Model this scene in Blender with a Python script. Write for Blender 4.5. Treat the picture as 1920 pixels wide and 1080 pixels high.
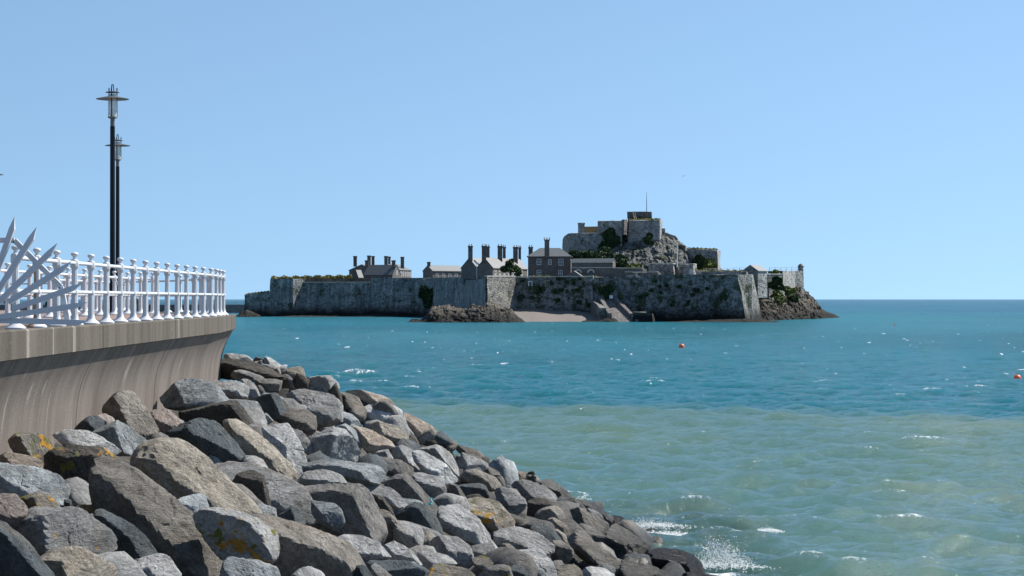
import bpy, bmesh, math, random
import numpy as np
from mathutils import Vector, Matrix
R = math.radians
random.seed(7); RNG = np.random.default_rng(11)
scn = bpy.context.scene
for o in list(bpy.data.objects): bpy.data.objects.remove(o)

# ------------------------------------------------------------------ camera, sky, sun, exposure
F = 3733.0; HZ = 561.0; EYE = 6.5            # focal length and horizon in photo pixels, eye height above the sea
cam = bpy.data.cameras.new('camera'); camo = bpy.data.objects.new('camera', cam)
scn.collection.objects.link(camo); scn.camera = camo
camo.location = (0, 0, EYE); camo.rotation_euler = (R(90), 0, 0)
cam.sensor_width = 36; cam.lens = 36 * F / 1920; cam.shift_y = (HZ - 540) / 1920
cam.clip_start = 0.5; cam.clip_end = 200000
SUN_AZ, SUN_EL = 62, 47                       # degrees right of the view direction, degrees up
world = bpy.data.worlds.new('World'); scn.world = world; world.use_nodes = True
wn = world.node_tree; wn.nodes.clear()
sky = wn.nodes.new('ShaderNodeTexSky'); sky.sky_type = 'NISHITA'; sky.sun_disc = False
sky.sun_elevation = R(SUN_EL); sky.sun_rotation = R(SUN_AZ)
sky.altitude = 0; sky.air_density = 1.0; sky.dust_density = 0.0; sky.ozone_density = 1.2
tc = wn.nodes.new('ShaderNodeTexCoord'); sp_ = wn.nodes.new('ShaderNodeSeparateXYZ'); cb = wn.nodes.new('ShaderNodeCombineXYZ')
mz = wn.nodes.new('ShaderNodeMath'); mz.operation = 'MAXIMUM'; mz.inputs[1].default_value = 0
ma = wn.nodes.new('ShaderNodeMath'); ma.operation = 'ADD'; ma.inputs[1].default_value = .22   # clear sea air: the low sky is as blue as air a little higher up
nv = wn.nodes.new('ShaderNodeVectorMath'); nv.operation = 'NORMALIZE'
wn.links.new(tc.outputs['Generated'], sp_.inputs[0]); wn.links.new(sp_.outputs[0], cb.inputs[0]); wn.links.new(sp_.outputs[1], cb.inputs[1])
ms = wn.nodes.new('ShaderNodeMath'); ms.operation = 'MULTIPLY'; ms.inputs[1].default_value = .95
wn.links.new(sp_.outputs[2], mz.inputs[0]); wn.links.new(mz.outputs[0], ms.inputs[0]); wn.links.new(ms.outputs[0], ma.inputs[0]); wn.links.new(ma.outputs[0], cb.inputs[2])
wn.links.new(cb.outputs[0], nv.inputs[0]); wn.links.new(nv.outputs[0], sky.inputs[0])
bg = wn.nodes.new('ShaderNodeBackground'); bg.inputs['Strength'].default_value = 0.099
wo = wn.nodes.new('ShaderNodeOutputWorld')
hs = wn.nodes.new('ShaderNodeHueSaturation'); hs.inputs['Saturation'].default_value = 1.0
tn_ = wn.nodes.new('ShaderNodeMixRGB'); tn_.blend_type = 'MULTIPLY'; tn_.inputs[0].default_value = 1; tn_.inputs[2].default_value = (.92, .985, .95, 1)
wn.links.new(sky.outputs[0], hs.inputs['Color']); wn.links.new(hs.outputs[0], tn_.inputs[1]); wn.links.new(tn_.outputs[0], bg.inputs[0]); wn.links.new(bg.outputs[0], wo.inputs[0])
sl = bpy.data.lights.new('sun', 'SUN'); sl.energy = 4.8; sl.angle = R(0.53); sl.color = (1, .95, .87)
so = bpy.data.objects.new('sun', sl); scn.collection.objects.link(so)
sd = Vector((math.sin(R(SUN_AZ)) * math.cos(R(SUN_EL)), math.cos(R(SUN_AZ)) * math.cos(R(SUN_EL)), math.sin(R(SUN_EL))))
so.rotation_euler = sd.to_track_quat('Z', 'Y').to_euler(); so.location = (200, 100, 300)
vs = scn.view_settings; vs.view_transform = 'Standard'; vs.look = 'None'; vs.gamma = 1; vs.exposure = 0.8
vs.use_curve_mapping = False
scn.render.resolution_x = 1024; scn.render.resolution_y = 576

# ------------------------------------------------------------------ helpers
COL = scn.collection
def P(px, py, D):
    return ((px - 960) / F * D, D, EYE - (py - HZ) / F * D)
def PX(px, D): return (px - 960) / F * D
def PZ(py, D): return EYE - (py - HZ) / F * D

def tag(o, label=None, cat=None, group=None, kind=None):
    if label: o['label'] = label
    if cat: o['category'] = cat
    if group: o['group'] = group
    if kind: o['kind'] = kind
    return o
def link(name, me, mat=None, parent=None):
    o = bpy.data.objects.new(name, me); COL.objects.link(o)
    if mat is not None:
        me.materials.clear(); me.materials.append(mat)
    if parent is not None: o.parent = parent
    return o
def raw(name, V, Fc, mat=None, parent=None, smooth=False):
    me = bpy.data.meshes.new(name); me.from_pydata([tuple(v) for v in V], [], [tuple(f) for f in Fc]); me.update()
    if smooth: me.polygons.foreach_set('use_smooth', [True] * len(me.polygons))
    return link(name, me, mat, parent)
def fast_mesh(name, V, Q, smooth=True):
    V = np.asarray(V, np.float32); Q = np.asarray(Q, np.int32); k = Q.shape[1]; n = len(Q)
    me = bpy.data.meshes.new(name)
    me.vertices.add(len(V)); me.vertices.foreach_set('co', V.ravel())
    me.loops.add(n * k); me.loops.foreach_set('vertex_index', Q.ravel())
    me.polygons.add(n); me.polygons.foreach_set('loop_start', np.arange(0, n * k, k, dtype=np.int32))
    me.polygons.foreach_set('loop_total', np.full(n, k, np.int32))
    me.polygons.foreach_set('use_smooth', np.full(n, smooth, bool))
    me.update(calc_edges=True); return me
def empty(name, loc, rz=0):
    o = bpy.data.objects.new(name, None); COL.objects.link(o); o.location = loc; o.rotation_euler = (0, 0, rz)
    o.empty_display_size = .2; return o

class MB:
    """collects simple solids; build() links them as one mesh object"""
    def __init__(s): s.v = []; s.f = []
    def add(s, V, Fc):
        k = len(s.v); s.v += [tuple(v) for v in V]; s.f += [tuple(i + k for i in f) for f in Fc]; return s
    def box(s, x0, x1, y0, y1, z0, z1):
        V = [(x0,y0,z0),(x1,y0,z0),(x1,y1,z0),(x0,y1,z0),(x0,y0,z1),(x1,y0,z1),(x1,y1,z1),(x0,y1,z1)]
        return s.add(V, [(3,2,1,0),(4,5,6,7),(0,1,5,4),(1,2,6,5),(2,3,7,6),(3,0,4,7)])
    def prism(s, pts, z0, z1, inset=0.0, c=None):
        """pts: plan polygon ccw [(x,y)]; the top may be drawn in towards c by a fraction (batter)"""
        n = len(pts); c = c or (sum(p[0] for p in pts)/n, sum(p[1] for p in pts)/n)
        top = [(p[0]+(c[0]-p[0])*inset, p[1]+(c[1]-p[1])*inset) for p in pts]
        zt = z1 if hasattr(z1, '__len__') else [z1]*n; zb = z0 if hasattr(z0, '__len__') else [z0]*n
        V = [(p[0],p[1],z) for p,z in zip(pts,zb)] + [(p[0],p[1],z) for p,z in zip(top,zt)]
        return s.add(V, [tuple(range(n))[::-1], tuple(range(n,2*n))] + [(i,(i+1)%n,n+(i+1)%n,n+i) for i in range(n)])
    def lathe(s, prof, n=12, c=(0,0,0)):
        """prof: [(r,z)]"""
        V = []; Fc = []
        for r, z in prof:
            for k in range(n):
                a = 2*math.pi*k/n; V.append((c[0]+r*math.cos(a), c[1]+r*math.sin(a), c[2]+z))
        for i in range(len(prof)-1):
            for k in range(n):
                Fc.append((i*n+k, i*n+(k+1)%n, (i+1)*n+(k+1)%n, (i+1)*n+k))
        Fc.append(tuple(range(n))[::-1]); Fc.append(tuple((len(prof)-1)*n+k for k in range(n)))
        return s.add(V, Fc)
    def tube(s, a, b, r, n=8, r2=None):
        a = Vector(a); b = Vector(b); d = (b-a).normalized(); r2 = r if r2 is None else r2
        u = d.orthogonal().normalized(); w = d.cross(u)
        V = []
        for p, rr in ((a, r), (b, r2)):
            for k in range(n):
                t = 2*math.pi*(k+.5)/n; V.append(p + u*math.cos(t)*rr + w*math.sin(t)*rr)
        return s.add(V, [tuple(range(n))[::-1], tuple(range(n,2*n))] + [(k,(k+1)%n,n+(k+1)%n,n+k) for k in range(n)])
    def build(s, name, mat, parent=None, smooth=False):
        o = raw(name, s.v, s.f, mat, parent, smooth)
        if smooth: o.data.set_sharp_from_angle(angle=R(38))
        return o

# numpy noise --------------------------------------------------------
def _hash(ix, iy, iz):
    h = (ix.astype(np.int64)*374761393 + iy.astype(np.int64)*668265263 + iz.astype(np.int64)*2147483647) & 0x7fffffff
    h = ((h ^ (h >> 13)) * 1274126177) & 0x7fffffff
    h = ((h ^ (h >> 16)) * 2246822519) & 0x7fffffff
    return (h & 0xffff) / 32767.5 - 1.0
def vnoise(p):
    i = np.floor(p).astype(np.int64); f = p - i; u = f*f*f*(f*(f*6-15)+10)
    x, y, z = i[:,0], i[:,1], i[:,2]; a, b, c = u[:,0], u[:,1], u[:,2]
    def L(A, B, t): return A + (B-A)*t
    return L(L(L(_hash(x,y,z),_hash(x+1,y,z),a), L(_hash(x,y+1,z),_hash(x+1,y+1,z),a), b),
             L(L(_hash(x,y,z+1),_hash(x+1,y,z+1),a), L(_hash(x,y+1,z+1),_hash(x+1,y+1,z+1),a), b), c)
def fbm(p, o=4, g=.5):
    s = np.zeros(len(p)); a = 1.; t = 0.
    for k in range(o):
        s += a*vnoise(p*(2.03**k) + 17.3*k); t += a; a *= g
    return s/t
def ridged(p, o=4):
    s = np.zeros(len(p)); a = 1.; t = 0.
    for k in range(o):
        s += a*(1-2*np.abs(vnoise(p*(2.1**k)+9.1*k))); t += a; a *= .5
    return s/t

# ------------------------------------------------------------------ materials
def newmat(name):
    m = bpy.data.materials.new(name); m.use_nodes = True
    nt = m.node_tree; b = nt.nodes['Principled BSDF']; return m, nt, b
class NT:
    def __init__(s, nt): s.nt = nt
    def n(s, t, **kw):
        x = s.nt.nodes.new('ShaderNode'+t)
        for k, v in kw.items(): setattr(x, k, v)
        return x
    def l(s, a, b): s.nt.links.new(a, b)
    def pos(s, scale=(1,1,1), rot=(0,0,0)):
        g = s.n('NewGeometry'); mp = s.n('Mapping'); mp.inputs['Scale'].default_value = scale; mp.inputs['Rotation'].default_value = rot
        s.l(g.outputs['Position'], mp.inputs['Vector']); return mp.outputs[0]
    def noise(s, vec, scale, detail=4, rough=.55, dist=0):
        x = s.n('TexNoise'); x.inputs['Scale'].default_value = scale; x.inputs['Detail'].default_value = detail
        x.inputs['Roughness'].default_value = rough; x.inputs['Distortion'].default_value = dist
        if vec is not None: s.l(vec, x.inputs['Vector'])
        return x.outputs['Fac']
    def ramp(s, fac, a, b, ca=(0,0,0,1), cb=(1,1,1,1)):
        x = s.n('ValToRGB'); e = x.color_ramp.elements; e[0].position = a; e[1].position = b; e[0].color = ca; e[1].color = cb
        s.l(fac, x.inputs[0]); return x.outputs[0]
    def mix(s, fac, a, b, mode='MIX'):
        x = s.n('MixRGB', blend_type=mode)
        for i, v in ((0, fac), (1, a), (2, b)):
            if hasattr(v, 'is_linked'): s.l(v, x.inputs[i])
            elif i == 0: x.inputs[0].default_value = v
            else: x.inputs[i].default_value = (*v[:3], 1)
        return x.outputs[0]
    def math(s, op, a, b=0.0, clamp=False):
        x = s.n('Math', operation=op, use_clamp=clamp)
        for i, v in ((0, a), (1, b)):
            if hasattr(v, 'is_linked'): s.l(v, x.inputs[i])
            else: x.inputs[i].default_value = v
        return x.outputs[0]
    def bump(s, h, strength, dist, bsdf):
        x = s.n('Bump'); x.inputs['Strength'].default_value = strength; x.inputs['Distance'].default_value = dist
        s.l(h, x.inputs['Height']); s.l(x.outputs[0], bsdf.inputs['Normal']); return x
    def z(s):
        g = s.n('NewGeometry'); x = s.n('SeparateXYZ'); s.l(g.outputs['Position'], x.inputs[0]); return x.outputs[2]

SKYLINE = []
def plain(name, col, rough=.6, metal=0, spec=.5, var=.12, scale=6):
    m, nt, b = newmat(name); t = NT(nt)
    f = t.noise(t.pos(), scale, 5)
    c = t.mix(f, [x*(1-var) for x in col], [min(1, x*(1+var)) for x in col]); t.l(c, b.inputs['Base Color'])
    b.inputs['Roughness'].default_value = rough; b.inputs['Metallic'].default_value = metal
    b.inputs['Specular IOR Level'].default_value = spec
    return m

_gran = {}
TONES = {  # real albedos of the granite: two colours that mottle
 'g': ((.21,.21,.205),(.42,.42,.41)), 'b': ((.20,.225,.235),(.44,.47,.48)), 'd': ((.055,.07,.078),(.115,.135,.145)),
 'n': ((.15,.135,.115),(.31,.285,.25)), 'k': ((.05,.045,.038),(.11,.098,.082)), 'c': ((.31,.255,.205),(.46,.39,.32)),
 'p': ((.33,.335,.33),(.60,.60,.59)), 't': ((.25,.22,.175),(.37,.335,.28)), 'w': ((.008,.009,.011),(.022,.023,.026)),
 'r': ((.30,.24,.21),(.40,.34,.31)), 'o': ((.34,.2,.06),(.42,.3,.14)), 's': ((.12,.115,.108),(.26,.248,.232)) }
def granite(tone, lich=0):
    k_ = (tone, lich)
    if k_ in _gran: return _gran[k_]
    A, B = [tuple(x*.82 for x in q) for q in TONES[tone]]
    m, nt, b = newmat('granite_'+tone+str(lich)); t = NT(nt); v = t.pos()
    oi = t.n('ObjectInfo'); vr = t.n('VectorRotate'); vr.inputs['Axis'].default_value = (.35, .5, .79)
    t.l(v, vr.inputs['Vector']); t.l(t.math('MULTIPLY', oi.outputs['Random'], 6.28), vr.inputs['Angle'])
    mp = t.n('Mapping'); mp.inputs['Scale'].default_value = (1, .8, 2.0); t.l(vr.outputs[0], mp.inputs['Vector']); gv = mp.outputs[0]   # grain runs its own way in every stone
    big = t.ramp(t.noise(gv, .8, 6, .65, .4), .34, .66)
    c = t.mix(big, A, B)
    br = t.math('ADD', .78, t.math('MULTIPLY', oi.outputs['Random'], .48)); cbx = t.n('CombineColor')
    for k in range(3): t.l(br, cbx.inputs[k])
    c = t.mix(1.0, c, cbx.outputs[0], 'MULTIPLY')
    sp = t.ramp(t.noise(v, 19, 6, .75), .32, .68, (.50,.50,.51,1), (1.38,1.38,1.38,1))
    c = t.mix(.8, c, sp, 'MULTIPLY')
    mid = t.ramp(t.noise(gv, 3.2, 7, .7, .3), .36, .58, (.52,.52,.52,1), (1.12,1.12,1.12,1))
    c = t.mix(.75, c, mid, 'MULTIPLY')
    cr = t.ramp(t.math('ABSOLUTE', t.math('SUBTRACT', t.noise(gv, 1.1, 5, .55, .7), .5)), .004, .016, (.25,.25,.25,1), (1,1,1,1))   # hairline cracks
    c = t.mix(.3, c, cr, 'MULTIPLY')
    if tone == 'w':
        t.l(c, b.inputs['Base Color']); b.inputs['Roughness'].default_value = .33; b.inputs['Specular IOR Level'].default_value = .3; t.bump(t.noise(v, 7, 9, .75), 1.0, .16, b); _gran[k_] = m; return m
    rust = t.ramp(t.noise(v, .9, 4, .6, 1.), .57, .70)
    c = t.mix(t.math('MULTIPLY', rust, .22), c, (.26,.19,.12))
    # pale quartz flecks
    fl = t.ramp(t.noise(v, 60, 2, .5), .66, .74)
    c = t.mix(t.math('MULTIPLY', fl, .35), c, (.6,.6,.58))
    if tone != 'w':
        thr = (.76, .70, .585)[lich]
        lm = t.ramp(t.noise(v, 3.6, 5, .62), thr, thr+.035)
        lo = t.mix(t.noise(v, 17, 3), (.30,.13,.012), (.52,.30,.04))
        c = t.mix(lm, c, lo)
        if lich == 2:
            gm = t.ramp(t.noise(t.pos((1,1,1),(1,2,0)), 5, 5, .6), .58, .64)
            c = t.mix(gm, c, (.13,.13,.02))
        # weed and wet stain on what the tide reaches
        zz = t.math('ADD', t.z(), t.math('MULTIPLY', t.noise(v, 1.6, 4), .9))
        tide = t.ramp(t.math('MULTIPLY', zz, .4), .44, .74, (1,1,1,1), (0,0,0,1))
        c = t.mix(t.math('MULTIPLY', tide, .9), c, (.018,.018,.014))
        rg = t.mix(tide, (.88,.88,.88), (.32,.32,.32)); t.l(rg, b.inputs['Roughness'])
    else: b.inputs['Roughness'].default_value = .16
    t.l(c, b.inputs['Base Color']); b.inputs['Specular IOR Level'].default_value = .35
    h = t.math('ADD', t.noise(gv, 4, 10, .72, .1), t.math('MULTIPLY', t.noise(v, 34, 6, .7), .3))
    t.bump(h, 1.0, .11, b)
    _gran[k_] = m; return m

def stone(name, A, B, dark=(.05,.055,.06), pit=.5, green=0.0, tide=True, scale=1.0, streak=.4):
    """castle masonry: mortar-pale rubble with dark stones, streaks, growth in the joints, a tide mark near the sea"""
    m, nt, b = newmat(name); t = NT(nt); v = t.pos()
    c = t.mix(t.ramp(t.noise(v, .12*scale, 6, .65, .8), .35, .65), A, B)
    vo = t.n('TexVoronoi', feature='F1'); vo.inputs['Scale'].default_value = 1.5*scale; t.l(t.pos((1,1,1.7)), vo.inputs['Vector'])
    cell = t.ramp(vo.outputs['Color'], .1, .8, (.55,.55,.57,1), (1.3,1.28,1.25,1)); c = t.mix(.75, c, cell, 'MULTIPLY')
    pm = t.ramp(t.noise(t.pos((1,1,1.25)), .55*scale, 6, .72, .5), .60-.16*pit, .655-.15*pit)
    c = t.mix(t.math('MULTIPLY', pm, .85*min(1, pit*1.4)), c, dark)
    st = t.ramp(t.noise(t.pos((.75,.75,.045)), 1.0, 5, .7), .42, .66)
    c = t.mix(t.math('MULTIPLY', st, streak), c, dark)
    if green > 0:
        gm = t.ramp(t.noise(v, .33, 5, .7), .62-.2*green, .68-.2*green)
        c = t.mix(t.math('MULTIPLY', gm, .85), c, (.03,.042,.016))
    if tide:
        zz = t.math('ADD', t.z(), t.math('MULTIPLY', t.noise(v, .25, 5, .65), 5.0))
        td = t.ramp(t.math('MULTIPLY', zz, .1), .38, .72, (1,1,1,1), (0,0,0,1))
        c = t.mix(t.math('MULTIPLY', td, .97), c, (.012,.012,.011))
    t.l(c, b.inputs['Base Color']); b.inputs['Roughness'].default_value = .9; b.inputs['Specular IOR Level'].default_value = .2
    t.bump(t.math('ADD', vo.outputs['Distance'], t.noise(v, 2.2, 6, .7)), .8, .25, b)
    return m

# ------------------------------------------------------------------ water
MUD_A, MUD_B = (.150,.235,.205), (.013,.135,.185)
def water_mat():
    m, nt, b = newmat('sea_water'); t = NT(nt)
    g = t.n('NewGeometry'); sx = t.n('SeparateXYZ'); t.l(g.outputs['Position'], sx.inputs[0])
    # silty inshore water against clear deep water: the edge runs out to the right, nearer
    e = t.math('ADD', sx.outputs[1], t.math('MULTIPLY', sx.outputs[0], .36))
    wob = t.math('MULTIPLY', t.math('SUBTRACT', t.noise(t.pos((.05,.02,1)), 1.0, 6, .65, .6), .5), 44)
    e = t.math('ADD', e, wob)
    silt = t.ramp(t.math('MULTIPLY', e, .005), .570, .622, (1,1,1,1), (0,0,0,1))
    far = t.ramp(t.math('MULTIPLY', sx.outputs[1], .001), .12, .75)
    deep = t.mix(far, (.003,.064,.090), (.006,.096,.132))
    sea2 = t.ramp(t.math('MULTIPLY', sx.outputs[1], .001), .75, 1.0); deep = t.mix(sea2, deep, (.006,.075,.135))
    bl = t.noise(t.pos((.012,.005,1)), 1.0, 4, .6)
    deep = t.mix(t.ramp(bl, .38, .62), deep, t.mix(.5, deep, (.010,.13,.165)))
    mud = t.mix(t.ramp(t.noise(t.pos((.06,.03,1)), 1, 4), .35, .65), (.047,.112,.112), (.070,.124,.094))
    c = t.mix(silt, deep, mud)
    # darker over the drowned boulders at the toe of the bank
    dx = t.math('ADD', t.math('MULTIPLY', sx.outputs[0], .1), t.math('MULTIPLY', t.noise(t.pos((.5,.5,1)), 1, 3), .14))
    near = t.math('MULTIPLY', t.ramp(dx, .62, .86, (1,1,1,1), (0,0,0,1)), t.ramp(t.math('MULTIPLY', sx.outputs[1], .01), .58, .66, (1,1,1,1), (0,0,0,1)))
    c = t.mix(t.math('MULTIPLY', near, .75), c, (.02,.05,.045))
    at = t.n('Attribute', attribute_name='foam')
    fn = t.noise(t.pos((2.6,1.6,1)), 1, 8, .8, .8)
    fm = t.ramp(t.math('ADD', t.math('MULTIPLY', at.outputs['Fac'], .42), fn), .74, .86)
    fl = t.math('MULTIPLY', t.ramp(t.noise(t.pos((.8,.16,1)), 1.0, 3, .6), .685, .715), t.ramp(t.noise(t.pos((.025,.012,1)), 1.0, 3, .5), .44, .56))   # flecks of breaking crests farther out
    fl = t.math('MULTIPLY', fl, t.ramp(t.math('MULTIPLY', sx.outputs[1], .001), .13, .2))
    fm = t.math('MAXIMUM', fm, fl)
    h = t.math('ADD', t.noise(t.pos((2.4,1.6,1)), 1.0, 6, .62, .5), t.math('ADD', t.math('MULTIPLY', t.noise(t.pos((.5,.3,1)), 1.0, 3, .5, .4), 2.2), t.math('MULTIPLY', t.noise(t.pos((7,4.6,1)), 1.0, 4, .65), .42)))
    bp_ = t.n('Bump'); bp_.inputs['Strength'].default_value = 1.0; t.l(h, bp_.inputs['Height'])
    t.l(t.ramp(t.math('MULTIPLY', sx.outputs[1], .001), .06, .3, (.15,.15,.15,1), (.42,.42,.42,1)), bp_.inputs['Distance'])
    up = t.n('CombineXYZ'); up.inputs[2].default_value = 1.0
    df = t.n('BsdfDiffuse'); t.l(c, df.inputs['Color']); t.l(up.outputs[0], df.inputs['Normal'])
    gl = t.n('BsdfGlossy'); t.l(bp_.outputs[0], gl.inputs['Normal'])
    t.l(t.ramp(t.math('MULTIPLY', sx.outputs[1], .001), .15, 1.0, (.07,.07,.07,1), (.22,.22,.22,1)), gl.inputs['Roughness'])
    fz = t.n('Fresnel'); fz.inputs['IOR'].default_value = 1.33; t.l(bp_.outputs[0], fz.inputs['Normal'])
    fs = t.math('MULTIPLY', fz.outputs[0], t.ramp(t.math('MULTIPLY', sx.outputs[1], .001), .12, .9, (1,1,1,1), (.62,.62,.62,1)))   # far waves hide each other's shallow sides
    ms_ = t.n('MixShader'); t.l(fs, ms_.inputs[0]); t.l(df.outputs[0], ms_.inputs[1]); t.l(gl.outputs[0], ms_.inputs[2])
    fo = t.n('BsdfDiffuse'); fo.inputs['Color'].default_value = (.70,.74,.75,1); t.l(bp_.outputs[0], fo.inputs['Normal'])
    m2 = t.n('MixShader'); t.l(fm, m2.inputs[0]); t.l(ms_.outputs[0], m2.inputs[1]); t.l(fo.outputs[0], m2.inputs[2])
    t.l(m2.outputs[0], nt.nodes['Material Output'].inputs['Surface']); nt.nodes.remove(b)
    return m

# plan of the seawall's coping edge (x, y), from beside the camera out to the pier head and round it
EDGE = [(-6.0,-30),(-6.6,4),(-7.03,30),(-7.37,50.4),(-7.93,57.2),(-8.35,57.9),(-10.3,64.2),(-13.0,69.8),(-18,77),(-27,86),(-60,104)]
DECK = EYE - .43
def seg_dist(X, Y, poly):
    d = np.full(X.shape, 1e9); side = np.zeros(X.shape)
    for (x0,y0),(x1,y1) in zip(poly[:-1], poly[1:]):
        dx, dy = x1-x0, y1-y0; t = np.clip(((X-x0)*dx+(Y-y0)*dy)/(dx*dx+dy*dy), 0, 1)
        q = np.hypot(X-x0-t*dx, Y-y0-t*dy); s = (X-x0)*dy-(Y-y0)*dx
        u = q < d; d = np.where(u, q, d); side = np.where(u, s, side)
    return d*np.sign(side)
def bank_z(X, Y):
    X = np.asarray(X, float); Y = np.asarray(Y, float)
    d = seg_dist(X, Y, EDGE) + .42
    return np.clip(4.5 - d/2.62, -2.2, 4.7)

def build_water():
    a = np.concatenate([np.linspace(-80, -17.5, 26), np.linspace(-17, 17, 620), np.linspace(17.5, 80, 26)])*math.pi/180
    ds = [22.]
    while ds[-1] < 60000:
        d = ds[-1]; st = .20 if d < 60 else (.20+.0022*(d-60) if d < 200 else .51*(d/200)**2)
        ds.append(d + min(st, d*.35))
    ds = np.array(ds); nr, nc = len(ds), len(a)
    Dm, Am = np.meshgrid(ds, a, indexing='ij'); X = Dm*np.sin(Am); Y = Dm*np.cos(Am)
    step = np.gradient(ds)[:,None]
    Z = np.zeros_like(X); crest = np.zeros_like(X)
    gust = fbm(np.stack([X.ravel()*.02, Y.ravel()*.02, 0*X.ravel()],1), 3).reshape(X.shape)
    rng = np.random.default_rng(5)
    for lam in np.geomspace(.5, 8, 60):
        th = rng.normal(R(196), R(27)); k = 2*math.pi/lam; ph = rng.uniform(0, 6.28)
        amp = .0132*lam**.78*(1 if lam < 4.8 else (4.8/lam)**1.3)
        fade = np.clip(lam/(step*2.2)-1, 0, 1)
        arg = k*(X*math.sin(th)+Y*math.cos(th)) + ph + 1.3*gust*lam**.3
        w = np.sin(arg); w = (np.exp(.8*w)-1.17)/1.05        # pinched crests, flat troughs
        Z += amp*fade*w
    Z *= 1+.5*gust
    sh = bank_z(X, Y)                                         # calmer water broken up over the boulders
    # foam: crests that break, and the wash along the toe of the bank
    q = np.stack([X.ravel()*.11, Y.ravel()*.055, 0*X.ravel()+3], 1)
    rare = fbm(q, 3).reshape(X.shape)
    crest = np.clip((Z-.15)*5.0, 0, 1)*np.clip((rare-.02)*5, 0, 1)*(Dm < 700)
    toe = np.exp(-((sh+.30)/.24)**2)*(Y < 66)*np.clip(.28+1.1*fbm(np.stack([X.ravel()*.35, Y.ravel()*.35, 0*X.ravel()+8],1),3).reshape(X.shape), 0, 1)
    foam = np.clip(crest*.6+toe*.85, 0, 1)
    V = np.stack([X, Y, Z], -1).reshape(-1, 3)
    idx = np.arange(nr*nc).reshape(nr, nc)
    Q = np.stack([idx[:-1,:-1], idx[:-1,1:], idx[1:,1:], idx[1:,:-1]], -1).reshape(-1, 4)
    me = fast_mesh('sea', V, Q)
    at = me.attributes.new('foam', 'FLOAT', 'POINT'); at.data.foreach_set('value', foam.ravel().astype(np.float32))
    tag(link('sea', me, water_mat()), kind='structure')
build_water()

# ------------------------------------------------------------------ promenade and seawall
def conc_mat(name, A, B, dark):
    m, nt, b = newmat(name); t = NT(nt)
    st = t.noise(t.pos((1.2,1.2,.045)), 1.5, 5, .6)
    c = t.mix(t.ramp(st, .34, .62), A, B)
    st2 = t.ramp(t.noise(t.pos((.5,.5,.10)), 1.8, 5, .65), .55, .72)
    c = t.mix(t.math('MULTIPLY', st2, .6), c, dark)
    st3 = t.ramp(t.noise(t.pos((3.1,3.1,.03),(0,0,.6)), 1.0, 2, .5), .655, .70)
    c = t.mix(t.math('MULTIPLY', st3, .5), c, (.33,.30,.265))
    gr = t.ramp(t.noise(t.pos(), 30, 4, .7), .34, .66, (.72,.72,.72,1), (1.18,1.18,1.18,1)); c = t.mix(.7, c, gr, 'MULTIPLY')
    fl = t.ramp(t.noise(t.pos(), 44, 2), .70, .74); c = t.mix(t.math('MULTIPLY', fl, .5), c, (.6,.57,.52))
    ye = t.ramp(t.noise(t.pos((1,1,.6)), 1.4, 5, .65), .70, .74); c = t.mix(t.math('MULTIPLY', ye, .6), c, (.34,.26,.06))
    t.l(c, b.inputs['Base Color']); b.inputs['Roughness'].default_value = .88; b.inputs['Specular IOR Level'].default_value = .25
    t.bump(t.noise(t.pos(), 35, 6, .7), .5, .02, b); return m
M_COPE = conc_mat('coping_concrete', (.066,.056,.045), (.118,.102,.085), (.04,.033,.026))
M_WALL = conc_mat('wall_concrete', (.120,.102,.088), (.175,.150,.132), (.075,.062,.053))
def deck_mat():
    m, nt, b = newmat('brick_paving'); t = NT(nt); v = t.pos()
    br = t.n('TexBrick'); br.inputs['Scale'].default_value = 1.0; br.inputs['Brick Width'].default_value = .9; br.inputs['Row Height'].default_value = .45
    br.inputs['Mortar Size'].default_value = .02; br.inputs['Color1'].default_value = (.20,.13,.11,1); br.inputs['Color2'].default_value = (.26,.19,.165,1)
    br.inputs['Mortar'].default_value = (.05,.04,.035,1); t.l(v, br.inputs['Vector'])
    c = t.mix(.6, br.outputs[0], t.ramp(t.noise(v, 3, 5), .3, .7, (.7,.7,.7,1), (1.2,1.2,1.2,1)), 'MULTIPLY')
    t.l(c, b.inputs['Base Color']); b.inputs['Roughness'].default_value = .85; return m

def offset_path(poly, d):
    """shift a polyline to its right by d (mitred)"""
    out = []
    for i, p in enumerate(poly):
        a = Vector(poly[max(i-1, 0)]); b = Vector(p); c = Vector(poly[min(i+1, len(poly)-1)])
        n = Vector((0, 0)); cnt = 0
        for s, e in ((a, b), (b, c)):
            if (e-s).length > 1e-6:
                dd = (e-s).normalized(); n += Vector((dd.y, -dd.x)); cnt += 1
        n.normalize(); dd = ((c-b) if (c-b).length > 1e-6 else (b-a)).normalized(); k = max(.5, n.dot(Vector((dd.y, -dd.x))))
        out.append(tuple(b + n*d/k))
    return out
def along(poly, s):
    for a, b in zip(poly[:-1], poly[1:]):
        a = Vector(a); b = Vector(b); L = (b-a).length
        if s <= L: return a+(b-a)*(s/L), (b-a).normalized()
        s -= L
    return b, (b-a).normalized()
def plen(poly): return sum((Vector(b)-Vector(a)).length for a, b in zip(poly[:-1], poly[1:]))
def s_at_y(poly, y):
    s = 0
    for a, b in zip(poly[:-1], poly[1:]):
        L = (Vector(b)-Vector(a)).length
        if a[1] <= y <= b[1]: return s + L*(y-a[1])/(b[1]-a[1])
        s += L
wall = empty('seawall', (-7.2, 30, 0)); tag(wall, 'curved concrete seawall with overhanging coping below the white railing', 'seawall')
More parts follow.
